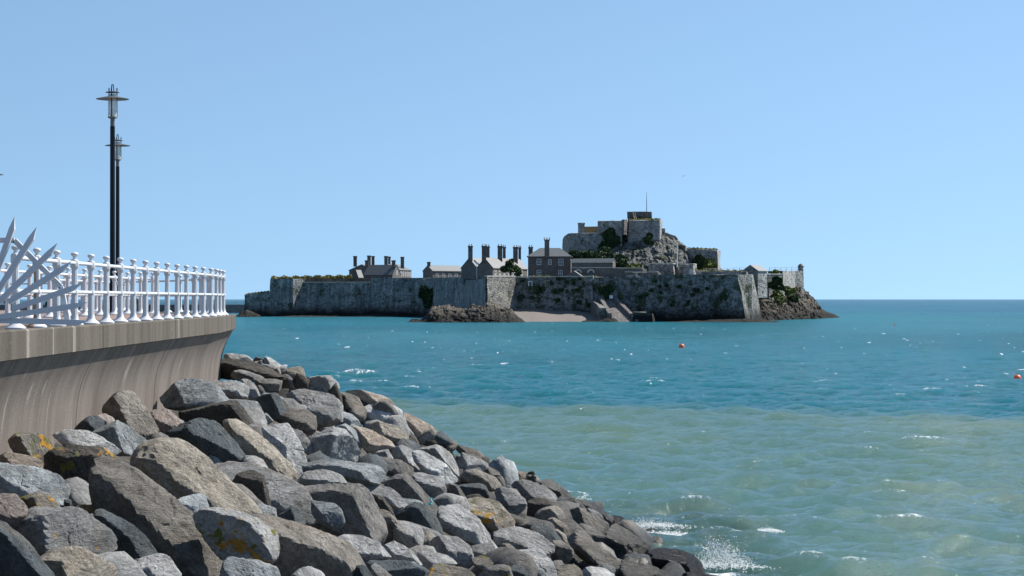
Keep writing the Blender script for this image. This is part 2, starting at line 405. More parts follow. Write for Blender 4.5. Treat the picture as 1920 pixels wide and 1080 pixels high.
# profile seen from the end: (offset out from the coping edge, height against the deck)
PROF = [(-.07,-.42),(-.11,-.50),(-.17,-.60),(-.235,-.71),(-.30,-.84),(-.36,-.99),(-.41,-1.17),(-.445,-1.38),(-.47,-1.66),(-.485,-2.0),(-.49,-2.6),(-.49,-6.4)]
joints = [s_at_y(EDGE, y) for y in (-29, -8, 1, 9.5, 18, 26.3, 34.6, 42.9, 50.4)] + [s_at_y(EDGE, 57.2)+.0, s_at_y(EDGE, 57.9), s_at_y(EDGE, 64.2), s_at_y(EDGE, 77), s_at_y(EDGE, 103)]
def sweep(s0, s1, prof, gap, name, mat, zoff=DECK):
    ss = [s0+gap] + [s for s in np.arange(s0+gap+.9, s1-gap-.3, .9)] + [s1-gap]
    # keep plan vertices
    acc = 0
    for a, b in zip(EDGE[:-1], EDGE[1:]):
        acc += (Vector(b)-Vector(a)).length
        if s0+gap+.05 < acc < s1-gap-.05: ss.append(acc)
    ss = sorted(ss); V = []; Fc = []; n = len(prof)
    for s in ss:
        p, d = along(EDGE, s); nrm = Vector((d.y, -d.x))
        for o, z in prof: V.append((p.x+nrm.x*o-wall.location.x, p.y+nrm.y*o-wall.location.y, zoff+z))
    for i in range(len(ss)-1):
        for k in range(n): Fc.append((i*n+k, i*n+(k+1)%n, (i+1)*n+(k+1)%n, (i+1)*n+k))
    Fc.append(tuple(range(n))); Fc.append(tuple((len(ss)-1)*n+k for k in range(n))[::-1])
    o = raw(name, V, Fc, mat, wall, True); o.data.set_sharp_from_angle(angle=R(32)); return o
for a, b in zip(joints[:-1], joints[1:]):
    sweep(a, b, [(-1.2,-.43),(-.012,-.43),(0,-.418),(0,-.025),(-.025,0),(-1.2,0)], .02, 'coping_block', M_COPE)
    sweep(a, b, PROF + [(-1.2,-6.4),(-1.2,-.434)], .02, 'wall_panel', M_WALL)
M_JOINT = plain('joint_sealant', (.012,.011,.010), .9)
for s_ in joints[1:-1]:
    sweep(s_-.04, s_+.04, [(-1.1,-.40),(-.05,-.40),(-.035,-.38),(-.035,-.05),(-1.1,-.05)], .0, 'joint_filler', M_JOINT)
    sweep(s_-.04, s_+.04, [(o_-.03, z_) for o_, z_ in PROF] + [(-1.1,-6.4),(-1.1,-.45)], .0, 'joint_filler', M_JOINT)
inner = offset_path(EDGE, -1.0)
pts = inner + [(-140, 104), (-140, -30)]
dk = raw('promenade', [(p[0], p[1], DECK-.006) for p in pts] + [(p[0], p[1], -2) for p in pts],
         [tuple(range(len(pts)))] + [(i, (i+1) % len(pts), len(pts)+(i+1) % len(pts), len(pts)+i) for i in range(len(pts))], deck_mat())
tag(dk, kind='structure')

# ------------------------------------------------------------------ white railings
M_WHITE = plain('white_gloss_paint', (.56,.57,.59), .35, var=.05, scale=3)
M_WHITE2 = plain('white_bar_paint', (.50,.52,.55), .45, var=.06, scale=4)
def rust_mat():
    m, nt, b = newmat('rusty_white_paint'); t = NT(nt)
    g = t.n('TexCoord'); s = t.n('SeparateXYZ'); t.l(g.outputs['Object'], s.inputs[0])
    f = t.math('ADD', t.noise(t.pos((4,4,.7)), 2.2, 4), t.math('MULTIPLY', s.outputs[0], -3.0))
    zf = t.ramp(s.outputs[2], .93, 1.0, (1,1,1,1), (0,0,0,1))
    c = t.mix(t.math('MULTIPLY', t.ramp(f, .46, .56), zf), (.56,.57,.59), t.mix(t.noise(t.pos(), 9), (.30,.12,.03), (.38,.25,.13)))
    t.l(c, b.inputs['Base Color']); b.inputs['Roughness'].default_value = .5; return m
M_RUST = rust_mat()
def post_mesh(name='post'):
    m = MB()
    m.lathe([(.148,0),(.152,.02),(.13,.04),(.085,.07),(.064,.105),(.056,.17)], 16)
    m.lathe([(.055,.165),(.057,.30),(.047,.90),(.052,.935)], 8)
    m.lathe([(.045,.92),(.062,.95),(.070,.968),(.070,1.06),(.06,1.085),(.035,1.095)], 8)   # socket that carries the top rail
    m.lathe([(.058,.515),(.062,.53),(.062,.565),(.058,.58)], 10)                               # collar on the lower rail
    me = bpy.data.meshes.new(name); me.from_pydata(m.v, [], m.f); me.update()
    me.polygons.foreach_set('use_smooth', [True]*len(me.polygons)); me.set_sharp_from_angle(angle=R(35)); return me
def knob_mesh():
    m = MB(); m.lathe([(.032,1.09),(.026,1.12),(.032,1.135),(.056,1.158),(.063,1.176),(.056,1.194),(.03,1.206),(.006,1.21)], 14)
    me = bpy.data.meshes.new('knob'); me.from_pydata(m.v, [], m.f); me.update()
    me.polygons.foreach_set('use_smooth', [True]*len(me.polygons)); return me
PM = post_mesh(); KM = knob_mesh(); PMR = post_mesh('post_rusty')
PM.materials.append(M_WHITE); KM.materials.append(M_WHITE); PMR.materials.append(M_RUST)
def railing(name, spots, label, rusty=None, lower=True, group=None):
    r = empty(name, (spots[0][0], spots[0][1], DECK)); tag(r, label, 'railing', group)
    ox, oy = spots[0]
    for i, (x, y) in enumerate(spots):
        nx, ny = spots[min(i+1, len(spots)-1)]; pxx, pyy = spots[max(i-1, 0)]
        o = link('post', PMR if i == rusty else PM, None, r); o.location = (x-ox, y-oy, 0)
        o.rotation_euler = (0, 0, math.atan2(ny-pyy, nx-pxx) + R(22.5))
        if i == rusty: o['label'] = 'railing post with brown rust down its shaft'; o.rotation_euler = (0,0,0)
        k = link('knob', KM, None, o)
    for z, rad in ((1.03, .033), (.546, .031)):
        for (x0, y0), (x1, y1) in zip(spots[:-1], spots[1:]):
            b = MB(); b.tube((x0-ox, y0-oy, z), (x1-ox, y1-oy, z), rad, 10); b.build('rail', M_WHITE, r, True)
    return r
rail_path = offset_path(EDGE, -.16)
s0 = s_at_y(rail_path, 28.75); sp = []
for k in range(19):
    p, d = along(rail_path, s0 + k*1.40); sp.append((p.x, p.y))
railing('railing', sp, 'white cast iron railing with knobbed posts along the seawall edge', rusty=1)
rail2 = offset_path(EDGE, -.42); sp2 = []; s1 = s_at_y(rail2, 58.2)
while True:
    p, d = along(rail2, s1)
    if p.y > 92: break
    sp2.append((p.x, p.y)); s1 += 1.5
railing('railing', [sp[-1]] and sp2, 'white railing on the far side of the pier head, seen through the front one')
sp3 = [(-10.75-.02*(y-44), y) for y in np.arange(36, 57.5, 2.1)] + [(-10.75, 57.6), (-10.45, 57.9)]
railing('railing', sp3, 'white inner railing across the promenade behind the front railing')
sp4 = [(p[0]-.0, p[1]) for p in [(-14.2, 60+1.6*k) for k in range(9)]]
railing('railing', sp4, 'short white railing beyond the lamp posts on the promenade')

# anti-climb fan of spikes at the end of the railing, standing out over the edge
fc = Vector((PX(-37, 27.0), 27.0, PZ(600, 27.0)))
fan = empty('spiked_fan', fc); tag(fan, 'white fan of pointed bars guarding the end of the railing', 'fan guard')
SC = 27.0/F
def bar_ends(ang, r0, r1, w=.058):
    d = Vector((math.cos(ang), 0, math.sin(ang))); u = Vector((-math.sin(ang), 0, math.cos(ang))); n = Vector((0, 1, 0))
    m = MB(); V = []
    for r in (r0, r1-.17):
        for a, b in ((-1,-1),(1,-1),(1,1),(-1,1)): V.append(d*r + u*(a*w/2) + n*(b*w/2))
    V.append(d*r1 + u*(w*.35))
    m.add(V, [(0,1,2,3),(0,4,5,1),(1,5,6,2),(2,6,7,3),(3,7,4,0),(4,8,5),(5,8,6),(6,8,7),(7,8,4)][:]); return m
angs = [-1.4,8.4,18.9,31.7,44,57.6,70.7,84,97,110,123]
for i, a in enumerate(angs):
    r0 = .46 if i in (2, 3) else .08
    m = bar_ends(R(a), r0, 205*SC, .074); o = m.build('spike', M_WHITE2, fan)
    o.location.y = -.03 if i % 2 else .0
    bm = bmesh.new(); bm.from_mesh(o.data); bmesh.ops.recalc_face_normals(bm, faces=bm.faces); bm.to_mesh(o.data); bm.free()
octv = [Vector((math.cos(R(a)), 0, math.sin(R(a))))*162*SC for a in (0, 22.5, 67.5, 112.5)]
for a, b in zip(octv[:-1], octv[1:]):
    m = MB(); d = (b-a).normalized(); u = Vector((d.z, 0, -d.x)); V = []
    for q in (a, b):
        for s, t_ in ((-1,.035),(1,.035),(1,.085),(-1,.085)): V.append(q + u*(s*.035) + Vector((0, t_, 0)))
    m.add(V, [(0,1,2,3),(7,6,5,4),(0,4,5,1),(1,5,6,2),(2,6,7,3),(3,7,4,0)]); o = m.build('brace', M_WHITE2, fan)
    bm = bmesh.new(); bm.from_mesh(o.data); bmesh.ops.recalc_face_normals(bm, faces=bm.faces); bm.to_mesh(o.data); bm.free()
m = MB(); m.box(-.35, .02, -.04, .04, -.05, .05); m.build('bracket', M_WHITE2, fan)

# ------------------------------------------------------------------ lamps
M_LAMP = plain('black_lamp_paint', (.005,.007,.011), .34, spec=.25, var=.3, scale=5)
M_LAMP2 = plain('grey_lamp_metal', (.10,.105,.11), .45, var=.2)
def glass_mat():
    m, nt, b = newmat('lantern_glass'); t = NT(nt)
    c = t.mix(t.ramp(t.noise(t.pos((1,1,.4)), 5, 3), .4, .6), (.50,.50,.44), (.78,.80,.78)); t.l(c, b.inputs['Base Color'])
    b.inputs['Roughness'].default_value = .15; b.inputs['Transmission Weight'].default_value = .55; b.inputs['IOR'].default_value = 1.15
    return m
M_LGLASS = glass_mat()
def lamp(loc, label):
    r = empty('street_lamp', loc); tag(r, label, 'street lamp', 'lamps along the promenade')
    H = 6.02
    m = MB(); m.lathe([(.16,0),(.16,.05),(.11,.08),(.105,.9),(.085,.95),(.075,H-.28)], 16); m.build('pole', M_LAMP, r, True)
    m = MB(); m.lathe([(.068,H-.285),(.068,H-.06),(.10,H-.04),(.145,H-.03),(.145,H)], 14); m.build('collar', M_LAMP2, r, True)
    m = MB(); m.lathe([(.135,H+.004),(.135,H+.70)], 18); m.build('lantern_glass', M_LGLASS, r, True)
    for k in range(3):
        a = R(90+120*k-180); m = MB(); m.tube((.14*math.cos(a), .14*math.sin(a), H), (.14*math.cos(a), .14*math.sin(a), H+.9), .017, 6); m.build('bar', M_LAMP, r)
    m = MB(); m.lathe([(.14,H+.575),(.50,H+.545),(.505,H+.555),(.32,H+.60),(.14,H+.64)], 28); m.build('shade', M_LAMP2, r, True)
    m = MB(); m.lathe([(.10,H+.745),(.215,H+.75),(.215,H+.765),(.12,H+.79),(.03,H+.80)], 20); m.build('cap', M_LAMP2, r, True)
    m = MB()
    for x0, x1 in ((-.045,-.02),(.045,.02)): m.tube((x0,0,H+.79), (x1,0,H+1.0), .014, 6)
    m.tube((-.026,0,H+.99), (.026,0,H+.99), .016, 6); m.build('finial', M_LAMP, r)
    return r
for px, D, lb in ((211, 61.0, 'tall black lamp post nearest the railing, with a wide disc shade'),
                  (220.5, 79.5, 'black lamp post half hidden behind the nearest lamp post'),
                  (-13, 98.0, 'far lamp post whose disc shade just enters at the left edge')):
    lamp((PX(px, D), D, DECK-.01), lb)

# ------------------------------------------------------------------ boulder bank
def ico(sub):
    bm = bmesh.new(); bmesh.ops.create_icosphere(bm, subdivisions=sub, radius=1); bm.verts.ensure_lookup_table()
    V = np.array([v.co[:] for v in bm.verts]); Fc = np.array([[v.index for v in f.verts] for f in bm.faces]); bm.free()
    return V/np.linalg.norm(V, axis=1)[:,None], Fc
ICO = {k: ico(k) for k in (2, 3, 4, 5)}

def hull2(pts):
    pts = sorted(set((round(x,3), round(y,3)) for x, y in pts))
    def half(ps):
        h = []
        for p in ps:
            while len(h) >= 2 and (h[-1][0]-h[-2][0])*(p[1]-h[-2][1])-(h[-1][1]-h[-2][1])*(p[0]-h[-2][0]) <= 0: h.pop()
            h.append(p)
        return h[:-1]
    return half(pts) + half(pts[::-1])

def rock_verts(planes, seed, size, sub, rough=1.0, p=60, chips=4, keep=.84):
    """planes: [(n, d)] about the centre; a chiselled, weathered solid"""
    D, Fc = ICO[sub]; o = seed*7.31
    W = D + .045*np.stack([vnoise(D*2.3+o), vnoise(D*2.3+o+31), vnoise(D*2.3+o+67)], 1)*rough \
          + .022*np.stack([vnoise(D*7+o), vnoise(D*7+o+31), vnoise(D*7+o+67)], 1)*rough
    W /= np.linalg.norm(W, axis=1)[:,None]
    N = np.array([q[0] for q in planes], float); N /= np.linalg.norm(N, axis=1)[:,None]
    d = np.array([q[1] for q in planes], float)
    c = W @ N.T; inv = np.clip(c, 0, None)/d[None,:]
    r = (inv**p).sum(1)**(-1./p)
    V = D*r[:,None]
    rs = np.random.default_rng(int(seed*31+7))
    for _ in range(chips):                                   # broken-off corners
        nn = rs.normal(size=3); nn[1] -= 1.3; nn /= np.linalg.norm(nn)
        pr = V @ nn; dm = pr.max()*rs.uniform(keep, .97); wob = .02*size*vnoise(V/size*3.1+o+5)
        k = np.where(pr > dm+wob, (dm+wob+(pr-dm-wob)*.12)/np.maximum(pr, 1e-6), 1.0); V = V*k[:,None]
    q = V/size
    amp = size*rough
    r2 = .030*fbm(q*2.6+o, 3) + .032*fbm(q*8+o, 4, .6) - .5*np.clip(.09-np.abs(fbm(q*1.6+o+50, 2)), 0, 1)
    st = q @ rs.normal(size=3); r2 += .018*ridged(q*12+o, 3) + .007*vnoise(np.stack([st*9, st*.6+o, 0*st], 1))
    return V + D*(r2*amp)[:,None], Fc

def ray_hit(px, py, off):
    Ds = np.arange(14, 74, .1); X = (px-960)/F*Ds; Z = EYE-(py-HZ)/F*Ds
    c = Z-(bank_z(X, Ds)+off); i = np.argmax(c < 0)
    if c[i] >= 0: i = int(np.argmin(c))
    return float(Ds[i])

# outline traced in photo pixels, mode ('L' sunlit slab, 'D' dark face, or the ridge between the lit and the dark face), tone, lichen, what it looks like
B = []
def b(poly, mode, tone, lich, label, bias=0.0): B.append((poly, mode, tone, lich, label, bias))
b([(416,664),(429,662),(442,667),(463,668),(475,676),(481,683),(439,681),(417,677)],'L','p',0,'pale low boulder at the crest, touching the far end of the seawall',-.6)
b([(404,682),(417,676),(451,677),(476,682),(493,692),(528,704),(541,708),(513,710),(490,711),(460,706),(410,708)],((417,679),(535,706)),'k',0,'long dark brown slab lying against the end of the seawall')
b([(475,673),(484,667),(493,673),(493,679),(478,680)],'D','d',0,'small dark round boulder on the skyline near the seawall end',-.5)
b([(493,679),(497,669),(510,673),(518,679),(534,691),(528,695),(513,690)],((497,669),(513,689)),'p',0,'pale pointed boulder on the skyline beside the small dark round one',-.4)
b([(482,682),(512,684),(516,693),(530,698),(513,700),(493,692)],'D','g',0,'layered grey boulder under the pale pointed skyline boulder',-.2)
b([(528,698),(540,691),(562,684),(571,692),(574,710),(556,714),(541,709)],'L','t',1,'tan blocky boulder with an orange stained top on the skyline')
b([(429,705),(439,696),(451,694),(469,699),(490,706),(503,712),(484,716),(445,712)],((445,695),(500,712)),'g',0,'arched grey slab below the long dark brown slab')
b([(386,714),(399,713),(445,717),(467,725),(467,733),(461,747),(442,748),(418,741),(400,730)],((404,730),(467,732)),'g',0,'flat topped table shaped boulder at the foot of the seawall end')
b([(446,712),(451,706),(463,707),(476,719),(488,742),(482,751),(469,748),(462,730)],'L','g',1,'leaning grey boulder with a yellow lichen spot on its tip')
b([(478,714),(501,712),(528,713),(525,725),(524,741),(490,744),(482,728)],((480,719),(527,719)),'s',0,'square boulder with a dark flat front below the skyline')
b([(524,717),(543,715),(553,723),(540,735),(526,738)],'L','p',0,'small pale wedge right of the square dark fronted boulder')
b([(572,715),(585,711),(592,722),(599,736),(590,734),(575,728)],'L','p',0,'small pale triangular stone in front of the bright capped boulder')
b([(571,711),(590,707),(618,705),(636,720),(639,728),(623,741),(599,730),(585,716)],((617,705),(624,738)),'g',0,'grey boulder with a bright right end on the skyline')
b([(528,733),(562,724),(587,731),(623,744),(639,759),(639,788),(620,797),(592,796),(560,780),(535,768)],'L','g',1,'broad layered grey boulder high on the bank with one orange spot')
b([(482,748),(490,742),(516,738),(524,742),(538,770),(531,776),(512,788),(501,775),(488,770)],((516,738),(524,770)),'d',0,'dark cube shaped boulder with a lit right side')
b([(522,783),(535,776),(570,765),(592,782),(592,806),(584,814),(566,808),(540,793)],((530,782),(592,797)),'n',0,'brownish boulder with a cracked dark lower edge below the broad layered one')
b([(491,778),(498,773),(513,790),(503,795)],'D','g',0,'small dark wedge between the dark cube and the bluish slab')
b([(427,752),(447,748),(481,751),(490,769),(492,784),(503,796),(490,801),(470,782),(448,764)],'L','b',0,'bluish grey slab sloping down beside the dark cube boulder')
b([(340,774),(380,769),(417,763),(433,754),(444,756),(463,781),(487,812),(486,824),(455,813),(424,797),(380,793),(345,792)],((436,755),(482,816)),'k',1,'long dark mossy boulder with a thin bright right edge')
b([(283,755),(317,725),(330,724),(345,708),(354,707),(381,712),(394,721),(409,730),(430,754),(408,765),(374,768),(333,766),(305,762)],'L','b',1,'large pale bluish grey boulder peaked against the seawall')
b([(194,772),(198,760),(215,743),(227,735),(247,734),(258,742),(266,760),(286,778),(298,800),(295,814),(274,816),(250,803),(216,792)],((206,748),(236,800)),'n',1,'tall rounded brown boulder standing against the seawall')
b([(283,773),(305,762),(313,764),(330,780),(344,796),(327,801),(322,810),(299,810)],((290,784),(326,799)),'r',0,'pinkish boulder right of the tall rounded brown one')
b([(312,814),(345,797),(372,788),(405,793),(430,820),(454,852),(455,862),(445,871),(398,872),(365,852),(330,832)],((345,800),(450,848)),'d',0,'large blue black boulder in the middle of the upper bank')
b([(183,779),(197,773),(211,782),(217,790),(205,802),(192,802)],'L','r',1,'small pink speckled stone left of the tall rounded brown boulder')
b([(178,810),(218,791),(259,810),(277,830),(262,852),(222,852),(190,834)],((218,791),(240,848)),'b',1,'pyramid shaped boulder, dark on the left and pale bluish on the right')
b([(137,806),(163,784),(186,779),(200,788),(192,806),(170,814),(150,813)],((163,784),(186,808)),'d',0,'dark wedge leaning on the seawall left of the pyramid shaped boulder')
b([(101,815),(124,808),(162,809),(184,819),(207,839),(231,851),(220,858),(202,854),(170,842),(127,836)],'L','p',1,'bright pale boulder with a long sloping back near the seawall')
b([(16,826),(30,815),(49,814),(73,814),(99,824),(118,836),(95,852),(60,860),(26,850)],((22,822),(30,850)),'n',2,'mossy brown boulder against the seawall at the left')
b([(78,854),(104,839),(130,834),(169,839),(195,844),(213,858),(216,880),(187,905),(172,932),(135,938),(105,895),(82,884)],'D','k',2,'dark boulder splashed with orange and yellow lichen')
b([(-12,857),(4,848),(21,847),(43,854),(70,860),(79,867),(79,882),(39,877),(-12,876)],'L','c',1,'cream coloured boulder at the left edge below the seawall')
b([(-22,872),(23,874),(39,873),(73,883),(111,888),(127,897),(137,914),(133,937),(110,948),(60,962),(-20,962)],'L','b',1,'broad pale blue grey boulder at the left edge with a dark overhang')
b([(33,936),(68,924),(89,929),(107,939),(113,951),(110,962),(80,966),(50,956)],((68,924),(84,964)),'t',2,'greenish boulder in front of the broad pale blue grey one',.35)
b([(-25,925),(27,924),(36,939),(49,954),(49,963),(18,995),(-25,992)],'L','r',0,'pink grained boulder cut by the left edge of the picture',.3)
b([(114,944),(123,934),(133,938),(135,950),(124,958),(113,960)],'D','d',0,'small black stone beside the flat orange one')
b([(126,955),(156,947),(181,948),(183,959),(163,962),(133,961)],'L','o',2,'flat slab covered in orange lichen')
b([(19,993),(38,972),(62,957),(80,962),(113,960),(154,958),(178,967),(203,992),(220,1020),(234,1040),(230,1052),(205,1062),(150,1052),(80,1042),(45,1015)],((62,957),(72,1030)),'g',1,'big speckled grey boulder with a black left face and an orange spot')
b([(178,961),(190,959),(222,973),(249,988),(277,1015),(297,1040),(252,1054),(215,1054),(200,1010)],((190,960),(290,1032)),'d',0,'dark blue green boulder below the long brown slab')
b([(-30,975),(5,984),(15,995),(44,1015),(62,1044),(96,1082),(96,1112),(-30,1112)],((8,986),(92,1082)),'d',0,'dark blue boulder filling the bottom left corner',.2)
b([(74,1052),(92,1037),(126,1029),(148,1030),(175,1043),(210,1067),(250,1084),(240,1112),(75,1112)],((112,1032),(140,1108)),'t',1,'pale beige boulder at the bottom edge, left of the long brown slab',.2)
b([(207,1065),(242,1056),(303,1041),(315,1045),(326,1061),(340,1084),(330,1108),(205,1108)],((212,1074),(318,1054)),'g',0,'flat topped grey boulder at the bottom edge under the long brown slab')
b([(185,863),(231,877),(252,884),(270,900),(302,934),(324,944),(350,965),(379,994),(399,1023),(419,1061),(418,1076),(405,1087),(365,1087),(325,1067),(262,1002),(183,957),(172,897),(178,876)],((200,872),(405,1080)),'n',1,'long brown slab leaning down towards the bottom of the picture, the largest boulder')
b([(249,879),(255,852),(261,839),(279,830),(298,827),(322,829),(347,836),(367,850),(391,866),(412,887),(430,905),(450,930),(480,960),(486,970),(455,974),(420,962),(375,948),(325,942),(302,934),(270,902)],((276,832),(440,968)),'t',1,'huge beige boulder with long cracks and a black left face')
b([(324,944),(344,933),(373,925),(387,933),(394,959),(367,970),(345,960)],'L','b',0,'small sparkling pale stone wedged between the two largest slabs',.4)
b([(421,792),(429,787),(442,788),(463,801),(484,820),(510,839),(543,873),(555,898),(546,894),(510,884),(484,872),(456,854),(436,829)],((427,789),(552,893)),'t',0,'long beam shaped beige boulder pointing down the bank')
b([(485,804),(512,793),(534,788),(540,796),(545,820),(570,852),(576,873),(573,886),(557,896),(543,873),(505,835)],'L','p',0,'pale pinkish grey boulder lying along the beam shaped one')
b([(545,800),(570,812),(584,834),(588,856),(565,844),(547,828)],'L','g',0,'grey boulder squeezed behind the pale pinkish grey one')
b([(580,829),(600,815),(626,803),(644,808),(670,834),(696,868),(690,880),(650,874),(607,860),(578,853)],((600,815),(585,850)),'p',0,'large smooth pale grey boulder in the middle of the bank')
b([(570,870),(620,864),(660,872),(697,874),(715,877),(724,886),(722,896),(703,909),(682,900),(640,892),(600,888),(572,884)],((690,874),(712,906)),'b',0,'long pale blue boulder below the smooth pale grey one',.2)
b([(572,857),(600,853),(632,864),(628,869),(590,868)],'L','n',0,'thin brownish stone above the long pale blue boulder')
b([(555,905),(573,886),(608,882),(638,892),(652,910),(640,918),(600,916),(575,912)],((565,893),(640,902)),'g',0,'rough grey block resting on the large egg shaped boulder')
b([(562,917),(590,917),(616,917),(650,911),(676,914),(692,928),(704,950),(716,975),(721,993),(720,1005),(713,1019),(680,1010),(640,998),(600,970),(570,940)],((684,916),(714,1016)),'s',1,'large dark egg shaped boulder with a thin lit right rim')
b([(399,874),(421,871),(448,872),(476,869),(507,880),(527,886),(555,911),(572,922),(583,945),(593,976),(580,980),(545,960),(505,950),(465,942),(430,910)],'L','g',1,'broad light grey boulder right of the huge beige one')
b([(432,901),(453,885),(472,882),(494,894),(501,923),(506,948),(493,946),(457,937),(440,922)],'D','k',0,'brown rough sided block set against the broad light grey boulder',.55)
b([(577,934),(599,938),(624,944),(639,958),(645,979),(638,989),(623,992),(602,980),(582,962)],'L','b',0,'bluish speckled stone in front of the large egg shaped boulder',.3)
b([(522,968),(546,950),(558,954),(573,976),(573,992),(568,996),(543,990),(522,978)],((546,950),(563,993)),'d',0,'blue stone with a peaked top left of the bluish speckled one',.25)
b([(469,943),(496,945),(516,954),(519,976),(510,979),(481,967)],'L','b',0,'small bluish stone below the brown rough sided block',.25)
b([(364,972),(375,962),(400,957),(421,958),(440,966),(472,972),(490,985),(504,993),(516,1003),(521,1030),(518,1042),(505,1056),(470,1050),(415,1044),(395,1018)],((488,985),(515,1040)),'g',2,'big grey boulder sprinkled with orange lichen, right of the long brown slab', .7)
b([(469,972),(513,975),(545,985),(570,992),(605,1006),(632,1015),(660,1032),(675,1055),(690,1078),(700,1108),(560,1108),(515,1070),(500,1010)],((474,975),(672,1046)),'n',0,'long dark brown slab at the bottom with a thin lit upper rim')
b([(413,1074),(420,1048),(444,1046),(472,1050),(498,1061),(522,1070),(528,1084),(525,1108),(415,1108)],'L','b',0,'sparkling blue grey boulder at the bottom edge beside the tip of the long brown slab',.4)
b([(548,1082),(570,1058),(576,1056),(598,1068),(612,1084),(605,1108),(548,1108)],'L','p',0,'small pale peak poking up at the bottom edge',.6)
b([(632,1011),(649,1001),(667,1001),(687,1009),(707,1017),(722,1032),(731,1042),(707,1053),(684,1048),(665,1034)],((660,1030),(729,1038)),'p',0,'pale rounded boulder under the large egg shaped one')
b([(713,1024),(725,1016),(740,1012),(754,1020),(775,1038),(790,1059),(780,1063),(740,1055),(722,1049)],'L','p',0,'smooth pale leaning boulder left of the grey egg')
b([(683,1048),(708,1052),(766,1056),(795,1066),(802,1073),(790,1108),(730,1108),(697,1064)],'D','d',0,'dark blue boulder at the bottom below the smooth pale leaning one')
b([(693,1064),(707,1052),(716,1057),(737,1084),(730,1108),(700,1108)],'L','g',0,'narrow grey stone at the bottom edge before the dark blue boulder',.4)
b([(660,1084),(670,1062),(684,1061),(700,1084),(695,1108),(658,1108)],((676,1061),(690,1100)),'d',0,'blue wedge at the bottom edge by the end of the dark brown slab',.4)
b([(742,974),(766,977),(788,988),(795,1000),(793,1014),(789,1027),(772,1034),(757,1024),(740,1014),(741,992)],((743,990),(794,1012)),'g',1,'grey egg shaped stone with a black underside')
b([(707,946),(722,956),(742,974),(746,991),(740,1012),(719,1018),(716,990)],'D','s',0,'dark upright stone between the two egg shaped boulders')
b([(743,971),(765,950),(780,943),(795,950),(815,968),(826,987),(829,1002),(814,1009),(797,1013),(780,990)],((778,944),(822,994)),'d',0,'blue black boulder with a grooved lit shoulder')
b([(721,914),(730,900),(747,891),(764,892),(776,904),(795,928),(818,954),(821,973),(805,966),(780,950),(745,935)],((762,892),(819,960)),'s',1,'dark boulder with a long thin bright right edge, mid bank')
b([(664,896),(697,907),(715,913),(736,919),(753,934),(765,949),(740,953),(715,938),(680,914)],'L','p',0,'bright pale slab sloping down beside the large egg shaped boulder')
b([(700,933),(715,929),(733,953),(742,973),(728,966),(709,950)],'D','k',0,'brown black recessed stone under the bright pale slab')
b([(694,859),(706,854),(730,860),(762,867),(777,876),(779,890),(760,896),(724,886),(703,873)],'L','s',0,'purplish grey loaf shaped boulder')
b([(660,803),(676,801),(703,810),(733,830),(739,840),(720,848),(703,855),(690,848),(670,825)],'L','c',0,'pale cream pink slab in the middle of the bank')
b([(630,802),(647,795),(676,815),(680,828),(675,841),(650,822)],((647,795),(676,832)),'b',0,'bluish broken stone left of the cream pink slab')
b([(734,855),(738,840),(753,836),(775,845),(787,862),(792,883),(777,876),(750,864)],((750,837),(768,866)),'g',1,'grey boulder with a dark left face right of the cream pink slab')
b([(700,855),(709,846),(727,843),(738,862),(715,860)],((724,843),(734,860)),'g',0,'small dark stone under the tip of the cream pink slab')
b([(623,744),(636,736),(673,744),(684,765),(664,776),(641,766)],((645,740),(662,772)),'n',0,'brown grey block below the tan skyline ridge')
b([(639,728),(648,726),(685,735),(724,746),(747,759),(754,769),(738,768),(703,762),(665,748)],'L','c',1,'tan pink ridge boulder along the skyline',-.5)
b([(677,767),(703,756),(738,759),(755,771),(757,786),(749,797),(735,797),(703,791)],'L','p',1,'speckled light grey boulder under the tan skyline ridge')
b([(639,770),(664,777),(680,800),(664,803),(639,791)],'L','b',0,'bluish stone between the layered boulder and the cream pink slab')
b([(670,782),(703,790),(738,798),(753,807),(765,824),(762,831),(735,832),(705,814)],'L','t',1,'tan sloping boulder with an orange spot right of the cream pink slab')
b([(755,773),(783,784),(810,801),(828,811),(815,818),(798,823),(777,820),(762,803)],'L','c',0,'cream skyline slab sloping down towards the water',-.4)
b([(748,801),(762,798),(774,813),(781,831),(764,830)],((762,798),(776,826)),'g',0,'small grey wedge below the cream skyline slab')
b([(799,822),(810,813),(830,810),(842,821),(858,834),(848,836),(820,832)],((815,812),(850,832)),'d',0,'black blue skyline stone at the lower end of the cream slab')
b([(776,821),(798,824),(827,831),(864,837),(842,841),(815,840),(783,834)],((780,822),(860,837)),'k',0,'thin dark brown slab under the black blue skyline stone')
b([(768,833),(795,836),(806,840),(783,847)],'D','k',0,'dark flat stone below the thin dark brown slab')
b([(787,843),(818,836),(839,845),(847,855),(858,879),(860,899),(842,880),(805,862)],((815,837),(856,890)),'g',0,'rounded grey boulder with a dark hollow on its side')
b([(773,846),(792,842),(811,860),(839,877),(857,895),(878,908),(857,909),(830,903),(795,885),(780,865)],'L','p',0,'long light grey boulder in front of the dark hollowed one',.2)
b([(776,889),(795,885),(816,889),(830,903),(836,918),(830,936),(812,942),(795,929),(777,903)],((776,899),(834,915)),'p',0,'light topped boulder with a black overhung front, mid bank',.2)
b([(842,907),(857,910),(873,932),(869,942),(851,936),(843,920)],((853,908),(872,938)),'s',0,'dark narrow stone beside the light topped boulder')
b([(859,910),(899,907),(910,912),(918,932),(899,933),(872,930)],((862,912),(912,914)),'d',0,'black fronted block in the lower right of the bank')
b([(859,846),(884,854),(905,864),(918,874),(899,884),(870,888),(859,892)],'L','g',1,'dark mottled grey boulder below the lower skyline')
b([(840,834),(870,836),(899,848),(924,871),(914,874),(885,858),(855,846)],'L','n',0,'grey brown skyline boulder past the black blue one',-.3)
